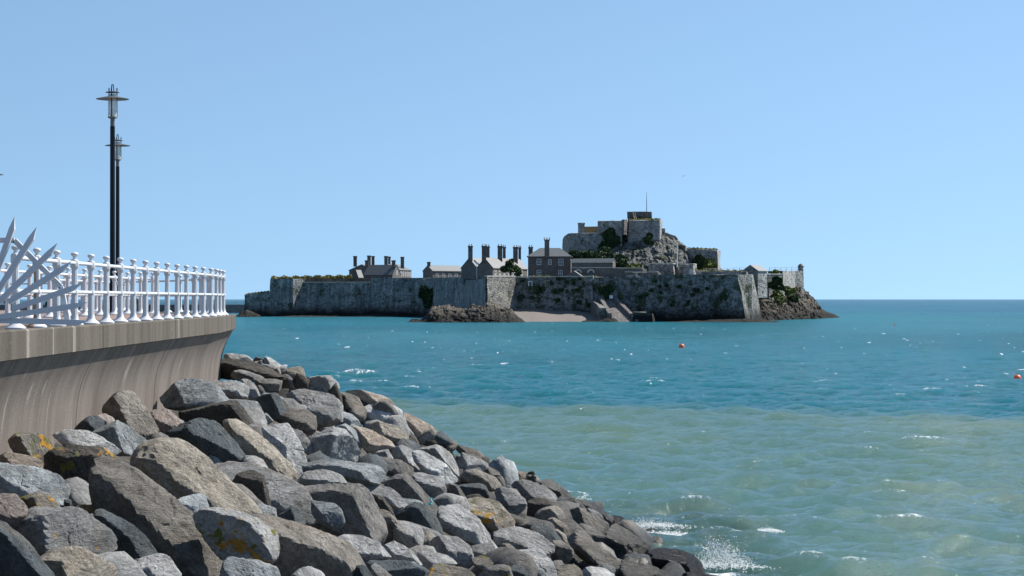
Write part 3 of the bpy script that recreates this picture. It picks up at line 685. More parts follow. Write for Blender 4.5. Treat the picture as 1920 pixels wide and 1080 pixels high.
b([(896,880),(917,873),(933,884),(945,902),(944,911),(925,900)],'L','n',0,'brown grey rounded stone on the lower skyline')
b([(862,898),(873,884),(889,881),(911,890),(929,896),(943,913),(920,920),(895,911)],((880,883),(935,910)),'n',0,'brown hump backed boulder in the lower right of the bank',.2)
b([(926,871),(935,867),(956,879),(964,895),(944,893)],((938,868),(960,890)),'s',0,'small dark skyline stone near the red tipped one',-.2)
b([(951,879),(970,882),(979,888),(988,887),(1006,894),(1014,904),(997,906),(970,895)],'L','c',0,'cream broken skyline stone beside the red tipped one',-.2)
b([(989,887),(1000,881),(1003,890),(995,894)],'D','k',2,'tiny red brown pointed stone sticking up on the lower skyline',-.1)
b([(951,909),(959,903),(981,897),(1000,903),(1021,915),(1041,931),(1042,941),(1015,940),(980,936)],'L','g',0,'mottled grey boulder near the waterline with a light right edge')
b([(920,928),(923,918),(944,913),(968,925),(986,943),(982,953),(967,968),(956,969),(938,948)],'L','g',0,'mottled grey round boulder left of the one near the waterline',.2)
b([(1010,905),(1018,899),(1030,896),(1043,906),(1062,921),(1077,934),(1062,941),(1040,930)],'L','s',1,'dark grey skyline boulder with an orange top close to the water')
b([(1044,943),(1062,940),(1076,934),(1092,946),(1105,962),(1083,954)],((1076,935),(1100,960)),'k',2,'dark boulder with a rust orange right edge close to the water')
b([(1081,937),(1095,939),(1117,954),(1139,963),(1146,970),(1141,981),(1120,970)],((1090,939),(1143,972)),'k',0,'dark brown low boulder on the skyline just above the water')
b([(1095,948),(1110,954),(1129,967),(1133,976),(1117,974),(1102,963)],'L','p',0,'pale smooth oval stone just above the water',.3)
b([(1050,951),(1082,950),(1102,963),(1121,972),(1139,982),(1142,1006),(1121,1002),(1090,985),(1060,968)],'L','n',0,'brown boulder scored with parallel grooves near the water')
b([(981,949),(992,939),(1012,934),(1030,939),(1052,951),(1035,962),(1005,966),(985,964)],'D','k',0,'dark brown hollow boulder left of the grooved one')
b([(1003,966),(1015,955),(1034,950),(1049,952),(1059,966),(1064,985),(1045,984),(1015,975)],((1030,951),(1060,980)),'n',0,'brown boulder with a black hollow in front of the dark hollow one',.25)
b([(1023,974),(1041,969),(1056,980),(1074,1000),(1066,1009),(1045,998)],'L','t',1,'tan boulder with a rusty slope near the bottom right of the bank',.3)
b([(972,987),(1006,975),(1035,980),(1044,992),(1020,999),(995,1001)],((980,984),(1040,986)),'s',0,'dark fronted low boulder left of the tan rusty one',.2)
b([(1012,1001),(1024,994),(1044,993),(1059,1003),(1068,1022),(1050,1020),(1027,1013)],((1046,993),(1062,1018)),'n',0,'greenish brown stone below the dark fronted low boulder',.2)
b([(1036,1015),(1056,1014),(1074,1032),(1074,1046),(1060,1054),(1045,1065),(1034,1043)],'D','n',0,'upright brown boulder with dark cracks at the bottom right',.1)
b([(1045,1066),(1073,1046),(1085,1061),(1092,1078),(1094,1090),(1088,1108),(1048,1108)],'L','t',0,'tan boulder at the bottom edge under the upright brown one',.2)
b([(1067,1010),(1079,998),(1100,1012),(1125,1030),(1151,1044),(1172,1059),(1183,1069),(1175,1082),(1150,1092),(1115,1064),(1085,1040)],((1070,1004),(1160,1085)),'n',0,'long grained brown slab running down to the bottom edge by the water')
b([(1085,1074),(1104,1062),(1130,1064),(1156,1079),(1160,1108),(1083,1108)],'L','p',0,'pale grained boulder at the bottom edge, right of the tan one',.3)
b([(1074,997),(1090,978),(1116,988),(1140,1012),(1123,1022),(1098,1012)],'L','s',0,'purple grey boulder between the grooved one and the grained slab')
b([(1127,1022),(1140,1010),(1148,984),(1163,979),(1178,987),(1190,1000),(1207,1018),(1224,1032),(1210,1050),(1190,1054),(1160,1044)],'L','s',0,'dark boulder with a wet shining lower side at the water edge')
b([(1165,1047),(1207,1055),(1228,1065),(1258,1077),(1268,1088),(1260,1108),(1165,1108)],'L','s',0,'wet brown flat boulder at the bottom edge beside the black one')
b([(1206,1047),(1216,1034),(1243,1030),(1273,1034),(1299,1043),(1317,1056),(1323,1068),(1321,1077),(1258,1082),(1228,1068)],((1212,1040),(1320,1058)),'w',0,'large black wet boulder standing in the wash')
b([(1143,978),(1148,967),(1163,967),(1178,979),(1180,988),(1165,986)],'L','w',0,'small black wet stone at the water line on the right of the bank')
b([(1180,986),(1201,994),(1228,1017),(1214,1018),(1195,1006)],'L','w',0,'long black wet stone in the foam')
b([(1201,989),(1216,987),(1241,1001),(1230,1006),(1210,1005)],'L','w',0,'outermost black stone washed over by foam')
b([(1260,1079),(1300,1073),(1350,1080),(1352,1094),(1262,1096)],'L','w',0,'low black ledge awash at the bottom edge')
b([(961,1046),(971,1032),(992,1025),(1009,1025),(1030,1041),(1043,1061),(1051,1084),(1045,1108),(985,1108),(965,1075)],'L','p',0,'light grey boulder with a straight crack at the bottom of the bank')
b([(928,998),(950,1000),(972,988),(998,994),(1019,1004),(1037,1023),(1036,1034),(1015,1040),(980,1034),(945,1026),(930,1020)],((929,998),(1005,1030)),'g',0,'grey boulder with a big black left hollow above the cracked light grey one')
b([(869,937),(901,931),(930,939),(945,958),(951,969),(972,986),(958,997),(928,996),(905,982),(880,956)],'L','t',2,'greenish tan boulder dotted with orange lichen, lower middle of the bank')
b([(822,976),(824,950),(845,940),(862,938),(877,950),(887,965),(900,980),(917,1006),(919,1018),(900,1022),(870,1012),(835,994)],((824,990),(915,1012)),'p',0,'large pale boulder beside the greenish tan one')
b([(806,944),(827,938),(853,936),(866,943),(848,950),(821,960)],'L','t',1,'yellowish flat stone behind the large pale boulder',-.1)
b([(792,1024),(804,1013),(824,1004),(847,1003),(868,1012),(882,1025),(888,1055),(880,1065),(855,1057),(820,1042)],'L','g',0,'round light grey boulder low in the middle of the bank')
b([(773,1037),(810,1034),(836,1038),(858,1058),(824,1065),(804,1069),(786,1056)],'L','g',0,'grey streaked boulder in front of the round light grey one',.15)
b([(883,1025),(907,1019),(920,1023),(928,1015),(931,1058),(925,1062),(905,1050),(885,1042)],'L','g',0,'cracked grey upright stone right of the round light grey boulder')
b([(886,1048),(903,1039),(917,1044),(929,1056),(926,1063),(901,1070),(888,1057)],'L','n',2,'small brown stone with a lichen crust near the bottom',.25)
b([(930,1033),(942,1020),(955,1020),(971,1032),(960,1041),(933,1043)],((948,1020),(962,1040)),'n',0,'small brown pointed stone below the black hollowed grey boulder',.15)
b([(929,1047),(942,1038),(960,1039),(963,1052),(939,1064),(930,1060)],((932,1044),(961,1043)),'s',0,'dark low block below the small brown pointed stone',.2)
b([(896,1084),(913,1066),(933,1061),(954,1063),(960,1084),(955,1108),(898,1108)],((910,1068),(954,1066)),'s',2,'dark boulder with an orange patch at the bottom edge',.3)
b([(954,1066),(965,1058),(979,1058),(990,1084),(985,1108),(957,1108)],'D','d',0,'dark blue stone at the bottom edge right of the orange patched one',.4)
b([(797,1076),(815,1061),(839,1057),(859,1060),(880,1070),(897,1084),(890,1108),(793,1108)],'L','n',2,'brown boulder freckled with orange lichen at the bottom edge',.25)

def add_boulder(poly, mode, tone, lich, label, bias, i):
    rg = random.Random(i*13+5)
    H = hull2([(x, -y) for x, y in poly]); n = len(H)          # y up, ccw
    A = cx = cy = 0
    for k in range(n):
        x0, y0 = H[k]; x1, y1 = H[(k+1) % n]; c = x0*y1-x1*y0; A += c; cx += (x0+x1)*c; cy += (y0+y1)*c
    A /= 2; cx /= 6*A; cy /= 6*A
    wpx = max(p[0] for p in H)-min(p[0] for p in H); hpx = max(p[1] for p in H)-min(p[1] for p in H)
    D0 = ray_hit(cx, -cy, 0); s = D0/F
    D = ray_hit(cx, -cy, .22*math.sqrt(A)*s+bias*.55) - .0
    if bias < 0: D -= bias*.8
    s = D/F
    size = .5*math.sqrt(A)*s; T = max(.95*size, .36*min(max(wpx, hpx), 2.2*math.sqrt(A))*s)
    C = np.array(P(cx, -cy, D))
    planes = []
    for k in range(n):
        (x0, y0), (x1, y1) = H[k], H[(k+1) % n]; L = math.hypot(x1-x0, y1-y0)
        if L < 1.2: continue
        nx, nz = (y1-y0)/L, -(x1-x0)/L; d = max(((x0-cx)*nx+(y0-cy)*nz)*s, .06*size)
        for a in (-rg.uniform(.05, .4), rg.uniform(.15, .55)):
            q = math.sqrt(1+a*a); planes.append(((nx, a, nz), (d+.13*size)/q))
    planes.append(((rg.uniform(-.2,.2), 1, rg.uniform(-.2,.1)), T))
    def through(nv, pt):
        nv = np.array(nv, float); nv /= np.linalg.norm(nv); planes.append((tuple(nv), max(float(nv @ np.array(pt)), .34*size)))
    if isinstance(mode, tuple):
        (ax, ay), (bx, by) = mode; dx, dz = bx-ax, -(by-ay); L = math.hypot(dx, dz); ux, uz = -dz/L, dx/L
        if ux*.55+uz*.85 < 0: ux, uz = -ux, -uz
        mx, mz = ((ax+bx)/2-cx)*s, (-(ay+by)/2-cy)*s
        al = R(rg.uniform(54, 64)); ad = R(rg.uniform(8, 24))
        through((ux*math.sin(al), -math.cos(al), uz*math.sin(al)), (mx, -T*.85, mz))
        through((-ux*math.sin(ad), -math.cos(ad), -uz*math.sin(ad)), (mx, -T*.85, mz))
        through((rg.uniform(-.6,.0), -.7, rg.uniform(-.5,.0)), (0, -T*1.05, 0))
        if rg.random() < .6: through((.75, -.5, .35), (.2*wpx*s, -T*.75, 0))
    elif mode == 'L':
        through((rg.uniform(-.05,.35), -rg.uniform(.42,.6), rg.uniform(.62,.8)), (0, -T*.42, .06*hpx*s))
        through((rg.uniform(-.5,.35), -.85, rg.uniform(-.25,.25)), (rg.uniform(-.2,.2)*wpx*s, -T*.7, -.16*hpx*s))
        through((rg.choice((-1,1))*rg.uniform(.5,.8), -.6, rg.uniform(0,.4)), (0, -T*.8, 0))
    else:
        through((rg.uniform(-.35,.05), -.95, rg.uniform(-.1,.12)), (0, -T*.6, 0))
        through((rg.uniform(-.1,.3), -.4, .85), (0, -T*.5, .27*hpx*s))
        through((-.6, -.7, rg.uniform(-.2,.2)), (-.2*wpx*s, -T*.6, 0))
    big = math.sqrt(wpx*hpx)
    V, Fc = rock_verts(planes, i+1, size, 5 if big > 62 else 4, rough=1.0 if big > 40 else .8, chips=2 if isinstance(mode, tuple) else 4, keep=.93 if isinstance(mode, tuple) else .84)
    me = fast_mesh('boulder', V, Fc, True); me.set_sharp_from_angle(angle=R(24))
    o = link('boulder', me, granite(tone, lich)); o.location = C
    if 'skyline' in label or bias < 0: SKYLINE.append((C, size, wpx*s))
    tag(o, label, 'boulder', 'armour boulders of the bank')
for i, q in enumerate(B): add_boulder(*q, i)

# the rubble bed below the armour stones
def build_bank():
    ys = np.arange(6, 74, .35); xs = np.arange(-12, 8, .35)
    Xg, Yg = np.meshgrid(xs, ys, indexing='ij'); Z = bank_z(Xg, Yg)
    p = np.stack([Xg.ravel(), Yg.ravel(), 0*Xg.ravel()], 1)
    Z = Z - .50 + .22*fbm(p*.9, 3).reshape(Z.shape) + .16*ridged(p*1.9+4, 2).reshape(Z.shape)
    d = seg_dist(Xg, Yg, EDGE); Z = np.where(d < -.8, 3.0, Z)
    nx, ny = Xg.shape; idx = np.arange(nx*ny).reshape(nx, ny)
    Q = np.stack([idx[:-1,:-1], idx[1:,:-1], idx[1:,1:], idx[:-1,1:]], -1).reshape(-1, 4)
    me = fast_mesh('rubble_bank', np.stack([Xg, Yg, Z], -1).reshape(-1, 3), Q, False)
    o = link('rubble_bank', me, granite('k', 0)); tag(o, kind='structure'); return o
bank = build_bank()
protos = []
for k in range(9):
    rg = random.Random(k+90); pl = []
    for j in range(13):
        v = Vector((rg.gauss(0,1), rg.gauss(0,1), rg.gauss(0,1))).normalized(); pl.append((tuple(v), rg.uniform(.62, 1.0)))
    pl += [((sx*(k == 0)+.1, sx*(k == 1)+.1, sx*(k == 2)), 1.0) for k in range(3) for sx in (-1, 1)]
    V, Fc = rock_verts(pl, k+300, 1.0, 3, 1.0); protos.append((V, Fc))
pm = {}
rg = random.Random(21); tones = 'gggnskbsdgp'
cnt = 0
for _ in range(4000):
    if cnt >= 240: break
    y = rg.uniform(12, 64); x = rg.uniform(-7.3, 5.2)
    z = float(bank_z(np.array([x]), np.array([y]))[0]); d = float(seg_dist(np.array([x]), np.array([y]), EDGE)[0])
    if d < .3 or z < -.6: continue
    sc = rg.uniform(.28, .62); inframe = abs(x) < .26*y and (6.5-z)/y < .15
    if inframe and rg.random() < .25: continue
    if not inframe and (6.5-z)/y < .185: continue
    if not inframe: sc *= 1.3
    k = rg.randrange(9); tn = rg.choice(tones)
    if (k, tn) not in pm:
        me = fast_mesh('stone', *protos[k], True); me.materials.append(granite(tn, 0)); pm[(k, tn)] = me
    o = link('stone', pm[(k, tn)], None, bank)
    o.location = (x, y, z - (.42 if inframe else .1)); o.rotation_euler = (rg.uniform(0,6), rg.uniform(0,6), rg.uniform(0,6))
    o.scale = (sc*rg.uniform(.9,1.4), sc*rg.uniform(.9,1.3), sc*rg.uniform(.7,1)); cnt += 1
for C, size, w in SKYLINE:                                    # stones that the skyline boulders rest on
    for q in range(2):
        k = rg.randrange(9); tn = rg.choice('gnsk')
        if (k, tn) not in pm:
            me = fast_mesh('stone', *protos[k], True); me.materials.append(granite(tn, 0)); pm[(k, tn)] = me
        o = link('stone', pm[(k, tn)], None, bank); o.location = (C[0]+(q-.5)*w*.5, C[1]-.15, C[2]-size*1.25); u = size*rg.uniform(.95, 1.15)
        o.rotation_euler = (rg.uniform(0,6), rg.uniform(0,6), rg.uniform(0,6)); o.scale = (u*1.3, u, u)
# scrap of turquoise rope caught among the boulders
m = MB(); rg = random.Random(3); p0 = Vector(P(808, 944, ray_hit(810, 942, .55)-.6))
for k in range(7):
    p1 = p0 + Vector((rg.uniform(-.05,.09), rg.uniform(-.05,.05), rg.uniform(-.03,.06))); m.tube(p0, p1, .012, 5); p0 = p1
tag(m.build('rope_scrap', plain('turquoise_rope', (.02,.42,.50), .6)), 'frayed scrap of turquoise rope caught between boulders', 'rope')

# ------------------------------------------------------------------ the island castle
S_WALL = stone('rampart_stone', (.165,.17,.168), (.31,.31,.298), pit=.66, green=.5, streak=.5)
S_LEFT = stone('weathered_rampart_stone', (.18,.19,.19), (.36,.37,.365), pit=.5, green=.3, streak=.7)
S_KEEP = stone('keep_stone', (.235,.24,.235), (.38,.375,.36), pit=.45, green=.2, tide=False, streak=.35)
S_LITE = stone('pale_rubble_stone', (.17,.168,.155), (.27,.265,.245), pit=.6, green=.1, tide=False, streak=.15)
S_HOUSE = stone('house_stone', (.14,.132,.125), (.20,.19,.18), pit=.1, tide=False, scale=2, streak=.1)
S_BRICK = stone('pink_house_stone', (.14,.12,.113), (.19,.165,.158), pit=.05, tide=False, scale=2.5, streak=.1)
S_CONC = stone('dark_concrete', (.13,.12,.115), (.19,.175,.165), pit=.05, tide=False, streak=.3)
S_ROCK = stone('island_rock', (.055,.05,.042), (.165,.145,.118), dark=(.035,.032,.03), pit=.55, green=.12, streak=.1, scale=.7)
S_CLIFF = stone('cliff_rock', (.08,.085,.085), (.19,.195,.188), dark=(.03,.035,.04), pit=.5, green=.45, tide=False, streak=.35, scale=.7)
M_SLATE = plain('dark_slate_roof', (.085,.095,.10), .55, var=.3, scale=1.2)
M_SLATEL = plain('pale_slate_roof', (.155,.16,.158), .45, var=.2, scale=.9)
M_ORANGE = plain('orange_tile_roof', (.36,.22,.10), .8, var=.2, scale=1.5)
M_POT = plain('clay_chimney_pot', (.33,.24,.15), .8)
M_STACK = stone('chimney_stone', (.13,.115,.105), (.20,.18,.165), pit=.05, tide=False, scale=2, streak=.2)
M_FRAME = plain('white_window_paint', (.75,.76,.75), .5)
M_PANE = plain('dark_window_glass', (.03,.04,.05), .1, var=.3)
M_COPING = plain('pale_coping_stone', (.50,.49,.44), .8, var=.15, scale=.8)
M_BEACH = plain('pink_shingle', (.155,.135,.122), .95, var=.35, scale=2.5)
M_POLEW = plain('white_pole_paint', (.75,.76,.75), .5)
M_POLED = plain('grey_metal_pole', (.10,.10,.11), .5)
def leaf_mat(name, A, B):
    m, nt, bb = newmat(name); t = NT(nt)
    g = t.n('NewGeometry'); c = t.mix(g.outputs['Random Per Island'], A, B)
    c = t.mix(.6, c, t.ramp(t.noise(t.pos(), .5, 3), .3, .7, (.6,.6,.6,1), (1.3,1.3,1.2,1)), 'MULTIPLY')
    t.l(c, bb.inputs['Base Color']); bb.inputs['Roughness'].default_value = .75; bb.inputs['Specular IOR Level'].default_value = .25
    return m
M_IVY = leaf_mat('ivy_leaves', (.022,.045,.02), (.06,.10,.04))
M_BUSH = leaf_mat('bush_leaves', (.07,.10,.025), (.17,.19,.05))
M_TREE = leaf_mat('tree_leaves', (.025,.05,.02), (.08,.115,.04))
M_GRASS = leaf_mat('dry_grass', (.13,.14,.04), (.30,.26,.10))
M_BARK = plain('bark', (.08,.065,.05), .9)

def poly_wall(name, pts, ytop, label, mat, cat='wall', yb=None, batter=0, thick=4, zb=-1.5, coping=None):
    """rampart: pts [(px, D)] along its outer face from left to right; ytop the photo row of its top at each point"""
    top = [P(px, yt, D) for (px, D), yt in zip(pts, ytop)]
    V = []; Fc = []; n = len(pts)
    out = []
    for i in range(n):
        a = Vector(top[max(i-1,0)][:2]); c = Vector(top[min(i+1,n-1)][:2]); d = (c-a).normalized(); out.append(Vector((d.y, -d.x)))
    base = zb if yb is None else None
    for i, tp in enumerate(top):
        z0 = zb if yb is None else PZ(yb[i], pts[i][1])
        h = tp[2]-z0; o = out[i]*batter*h; q = -out[i]*thick
        V += [(tp[0]+o.x, tp[1]+o.y, z0), tp, (tp[0]+q.x, tp[1]+q.y, tp[2]), (tp[0]+q.x, tp[1]+q.y, z0)]
    for i in range(n-1):
        for k in range(4): Fc.append((i*4+k, i*4+(k+1)%4, (i+1)*4+(k+1)%4, (i+1)*4+k))
    Fc.append((3,2,1,0)); Fc.append(tuple((n-1)*4+k for k in range(4)))
    root = empty(name, (top[0][0], top[0][1], V[0][2]))
    loc = root.location
    o = raw('masonry', [(v[0]-loc.x, v[1]-loc.y, v[2]-loc.z) for v in V], [f[::-1] for f in Fc], mat, root)
    bm = bmesh.new(); bm.from_mesh(o.data); bmesh.ops.recalc_face_normals(bm, faces=bm.faces)
    bmesh.ops.subdivide_edges(bm, edges=[e for e in bm.edges if e.calc_length() > 3], cuts=5, use_grid_fill=True)
    for v in bm.verts:
        w = np.array([[v.co.x+loc.x, v.co.y+loc.y, v.co.z+loc.z]])*.35
        k = .16 if v.co.z+loc.z > 3 else .5
        v.co.x += k*float(vnoise(w)[0]); v.co.y += k*float(vnoise(w+40)[0]); v.co.z += .10*float(vnoise(w*1.7+80)[0])
    bm.to_mesh(o.data); bm.free()
    if coping:
        m = MB()
        for i in range(n-1):
            a, c = Vector(top[i]), Vector(top[i+1]); oo = (out[i]+out[i+1])*.5
            u0 = Vector((oo.x, oo.y, 0))*.18; u1 = -Vector((oo.x, oo.y, 0))*coping; L = Vector(loc)
            vv = [a+u0-L, c+u0-L, c+u1-L, a+u1-L]; up = Vector((0,0,.10)); dn = Vector((0,0,.32))
            m.add([q+up for q in vv]+[q+dn for q in vv], [(3,2,1,0),(4,5,6,7),(0,1,5,4),(1,2,6,5),(2,3,7,6),(3,0,4,7)])
        m.build('coping', M_COPING, root)
    tag(root, label, cat); return root

class House:
    """gabled stone building; C is the near corner between the front (-e2) and the right (+e1) face"""
    def __init__(s, name, label, cpx, D, th, front, side, yb, ye, wall, roof, zbase=None, cat='building'):
        s.D = D; t = R(th); s.e1 = Vector((math.cos(t), -math.sin(t), 0)); s.e2 = Vector((math.sin(t), math.cos(t), 0)); m = D/F
        s.C = Vector((PX(cpx, D), D, 0)); s.w = front*m/math.cos(t); s.L = side*m/math.sin(t) if th > 8 else side
        s.zb = PZ(yb, D) if zbase is None else zbase; s.ze = PZ(ye, D)
        s.root = empty(name, (s.C.x, s.C.y, s.zb)); tag(s.root, label, cat); s.wall = wall; s.roof = roof
        s.o = s.root.location.copy()
    def p(s, u, v, z): return s.C - s.e1*u + s.e2*v + Vector((0,0,z)) - s.o     # u left along the front, v back along the side
    def solid(s, name, V, Fc, mat, parent=None):
        o = raw(name, V, Fc, mat, parent or s.root); bm = bmesh.new(); bm.from_mesh(o.data)
        bmesh.ops.recalc_face_normals(bm, faces=bm.faces); bm.to_mesh(o.data); bm.free(); return o
    def blockq(s, name, u0, u1, v0, v1, z0, z1, mat, parent=None):
        V = [s.p(u,v,z) for z in (z0,z1) for u,v in ((u0,v0),(u1,v0),(u1,v1),(u0,v1))]
        return s.solid(name, V, [(3,2,1,0),(4,5,6,7),(0,1,5,4),(1,2,6,5),(2,3,7,6),(3,0,4,7)], mat, parent)
    def gables(s, zr, n=1, axis='e2', over=.25):
        """walls with n gables side by side; ridge along e2 (gable to the front) or e1 (gable to the right)"""
        A, Bb = (s.w, s.L) if axis == 'e2' else (s.L, s.w)
        q = (lambda a, bb, z: s.p(a, bb, z)) if axis == 'e2' else (lambda a, bb, z: s.p(bb, a, z))
        prof = [(0, s.zb), (0, s.ze)]
        for k in range(n): prof += [(A*(k+.5)/n, zr), (A*(k+1)/n, s.ze)]
        prof += [(A, s.zb)]; m = len(prof)
        V = [q(a, 0, z) for a, z in prof] + [q(a, Bb, z) for a, z in prof]
        s.solid('wall', V, [tuple(range(m)), tuple(range(m, 2*m))[::-1]] + [(i, (i+1) % m, m+(i+1) % m, m+i) for i in range(m)], s.wall)
        for k in range(n):
            a0, a1, a2 = A*k/n, A*(k+.5)/n, A*(k+1)/n; t = .22
            e0 = over if k == 0 else 0; e2 = over if k == n-1 else 0; sl = (zr-s.ze)/(a1-a0)
            for x0, x1, z0, z1 in ((a0-e0, a1, s.ze-sl*e0, zr), (a2+e2, a1, s.ze-sl*e2, zr)):
                V = [q(x, y, z+d) for d in (.03, t) for (x, z) in ((x0, z0), (x1, z1)) for y in (-over*.5, Bb+over*.5)]
                s.solid('roof', V, [(0,1,3,2),(4,6,7,5),(0,4,5,1),(2,3,7,6),(0,2,6,4),(1,5,7,3)], s.roof)
    def hip(s, zr, inset, over=.4):
        s.blockq('wall', 0, s.w, 0, s.L, s.zb, s.ze, s.wall)
        V = [s.p(-over,-over,s.ze), s.p(s.w+over,-over,s.ze), s.p(s.w+over,s.L+over,s.ze), s.p(-over,s.L+over,s.ze),
             s.p(-over,-over,s.ze+.25), s.p(s.w+over,-over,s.ze+.25), s.p(s.w+over,s.L+over,s.ze+.25), s.p(-over,s.L+over,s.ze+.25),
             s.p(inset,s.L/2,zr), s.p(s.w-inset,s.L/2,zr)]
        s.solid('roof', V, [(3,2,1,0),(0,1,5,4),(1,2,6,5),(2,3,7,6),(3,0,4,7),(4,5,9,8),(5,6,9),(6,7,8,9),(7,4,8)], s.roof)
    def chimney(s, px, yt, ybot, wpx, v, pots=2, mat=None, dpth=1.0):
        """stack by its photo column, standing v metres back from the front face"""
        D = s.D + v*s.e2.y; x = PX(px, D)+0; y = D; m = D/F; w = wpx*m; z0, z1 = PZ(ybot, D), PZ(yt, D)
        b_ = MB(); L = s.o
        b_.box(x-w/2-L.x, x+w/2-L.x, y-dpth/2-L.y, y+dpth/2-L.y, z0-L.z, z1-.5-L.z)
        b_.box(x-w/2-.12-L.x, x+w/2+.12-L.x, y-dpth/2-.12-L.y, y+dpth/2+.12-L.y, z1-.497-L.z, z1-L.z)
        c = b_.build('chimney', mat or M_STACK, s.root)
        for k in range(pots):
            xx = x + (k-(pots-1)/2)*w*.55; b_ = MB(); b_.lathe([(.17,0),(.15,.6),(.18,.65),(.14,.66)], 8, (xx-L.x, y-L.y, z1-L.z)); b_.build('chimney_pot', M_POT, c)
    def window(s, face, a, z, w, h, bars=True, frame=None):
        """a: distance from the near corner along the face"""
        if face == 'front': f = lambda u, d, zz: s.p(u, -d, zz)
        else: f = lambda u, d, zz: s.p(-d, u, zz)
        def bx(name, u0, u1, d0, d1, z0, z1, mat, par):
            V = [f(u, d, zz) for zz in (z0, z1) for u, d in ((u0,d0),(u1,d0),(u1,d1),(u0,d1))]
            return s.solid(name, V, [(3,2,1,0),(4,5,6,7),(0,1,5,4),(1,2,6,5),(2,3,7,6),(3,0,4,7)], mat, par)
        p_ = bx('window', a-w/2, a+w/2, -.05, .03, z-h/2, z+h/2, M_PANE, s.root)
        if bars:
            for (u0, u1, z0, z1) in ((a-w/2-.12, a-w/2, z-h/2-.1, z+h/2+.1), (a+w/2, a+w/2+.12, z-h/2-.1, z+h/2+.1), (a-w/2, a+w/2, z+h/2, z+h/2+.1), (a-w/2, a+w/2, z-h/2-.14, z-h/2), (a-w/2, a+w/2, z-.05, z+.05), (a-.04, a+.04, z-h/2, z+h/2)):
                bx('frame', u0, u1, .0, .07, z0, z1, frame or M_FRAME, p_)

def rocks(name, prof, D, depth, ybase, label, mat, cat='rocks', seed=1, nx=150, ny=34, rough=1.0, kind=None, back=1.0, tilt=0.0):
    """rocky mass whose skyline follows prof [(px, y)]; rises from the sea at D, crest depth*.6 further back"""
    px = np.linspace(prof[0][0], prof[-1][0], nx); sky_y = np.interp(px, [q[0] for q in prof], [q[1] for q in prof])
    v = np.linspace(0, 1, ny); PXg, Vg = np.meshgrid(px, v, indexing='ij')
    Dg = D + tilt*(PXg-prof[0][0]) + depth*Vg
    crestD = D + tilt*(PXg-prof[0][0]) + depth*.6
    zc = EYE-(np.interp(PXg, px, sky_y)-HZ)/F*crestD
    zb = EYE-(ybase-HZ)/F*(D + tilt*(PXg-prof[0][0])) - .8
    prof_v = np.where(Vg < .6, np.clip(Vg/.6, 0, 1)**.75, 1-back*.9*np.clip((Vg-.6)/.4, 0, 1)**1.5)
    Z = zb+(zc-zb)*prof_v; X = (PXg-960)/F*Dg; Y = Dg.copy()
    p = np.stack([X.ravel(), Y.ravel(), Z.ravel()], 1)
    amp = np.clip((zc-zb), .6, 7).ravel()*.17*rough
    n1 = ridged(p*.22+seed*9, 4); n2 = fbm(p*.30+seed*5+60, 4); n3 = ridged(p*.8+seed, 3)
    edge = (np.clip(Vg*7, 0, 1)).ravel()
    n4 = ridged(np.stack([p[:,0]*.35+p[:,2]*.5, p[:,1]*.2, p[:,2]*.5-p[:,0]*.3], 1)+seed*2, 3)
    p[:,2] += amp*(.75*n1+.5*n3+.4*n4-.35)*edge; p[:,0] += amp*1.0*n2; p[:,1] += amp*(1.2*fbm(p*.35+seed*3+20, 4)+1.1*n4)
    idx = np.arange(nx*ny).reshape(nx, ny)
    Q = np.stack([idx[:-1,:-1], idx[1:,:-1], idx[1:,1:], idx[:-1,1:]], -1).reshape(-1, 4)
    me = fast_mesh(name, p, Q, False); o = link(name, me, mat); tag(o, label, cat, kind=kind); return o

def leaves(name, pts, size, mat, label=None, cat=None, parent=None, seed=0, kind=None, vert=0.0):
    """leaf sized faces at the given points"""
    r = np.random.default_rng(seed); n = len(pts); pts = np.asarray(pts)
    a = r.normal(size=(n,3)); a[:,2] += vert*3; a /= np.linalg.norm(a, axis=1)[:,None]; c = r.normal(size=(n,3)); c -= a*(a*c).sum(1)[:,None]; c /= np.linalg.norm(c, axis=1)[:,None]
    sz = size*r.uniform(.5, 1.3, n)[:,None]
    V = np.stack([pts-a*sz, pts+c*sz*.55, pts+a*sz, pts-c*sz*.55], 1).reshape(-1, 3)
    me = fast_mesh(name, V, np.arange(4*n).reshape(n, 4), False); o = link(name, me, mat, parent)
    if label: tag(o, label, cat, kind=kind)
    return o
def blob_pts(c, rad, n, seed, clumps=12, spread=.42):
    r = np.random.default_rng(seed); d = r.normal(size=(clumps,3)); d /= np.linalg.norm(d, axis=1)[:,None]
    cc = d*r.uniform(.35, .8, clumps)[:,None]*np.array(rad); k = r.integers(0, clumps, n)
    e = r.normal(size=(n,3)); e /= np.linalg.norm(e, axis=1)[:,None]
    return np.array(c)+cc[k]+e*(r.uniform(.55, 1, n)[:,None])*np.array(rad)*spread*r.uniform(.6, 1.2, clumps)[k][:,None]

# terraces inside the walls
def terrace(name, pts, y_at, D_at, label_kind='structure', mat=None):
    z = PZ(y_at, D_at); m = MB(); m.prism([(PX(a, d), d) for a, d in pts], -1, z); o = m.build(name, mat or S_ROCK); tag(o, kind=label_kind); return o
terrace('castle_terrace', [(560,772),(700,764),(800,750),(880,690),(925,625),(975,612),(1382,582),(1400,640),(1380,740),(960,780),(560,860)], 523, 600)
terrace('castle_terrace', [(512,757),(549,751),(573,756),(700,753),(800,747),(800,860),(520,860)], 522.5, 760)
terrace('castle_terrace', [(1414,650),(1436,646),(1484,700),(1350,740),(1345,655)], 514, 640)

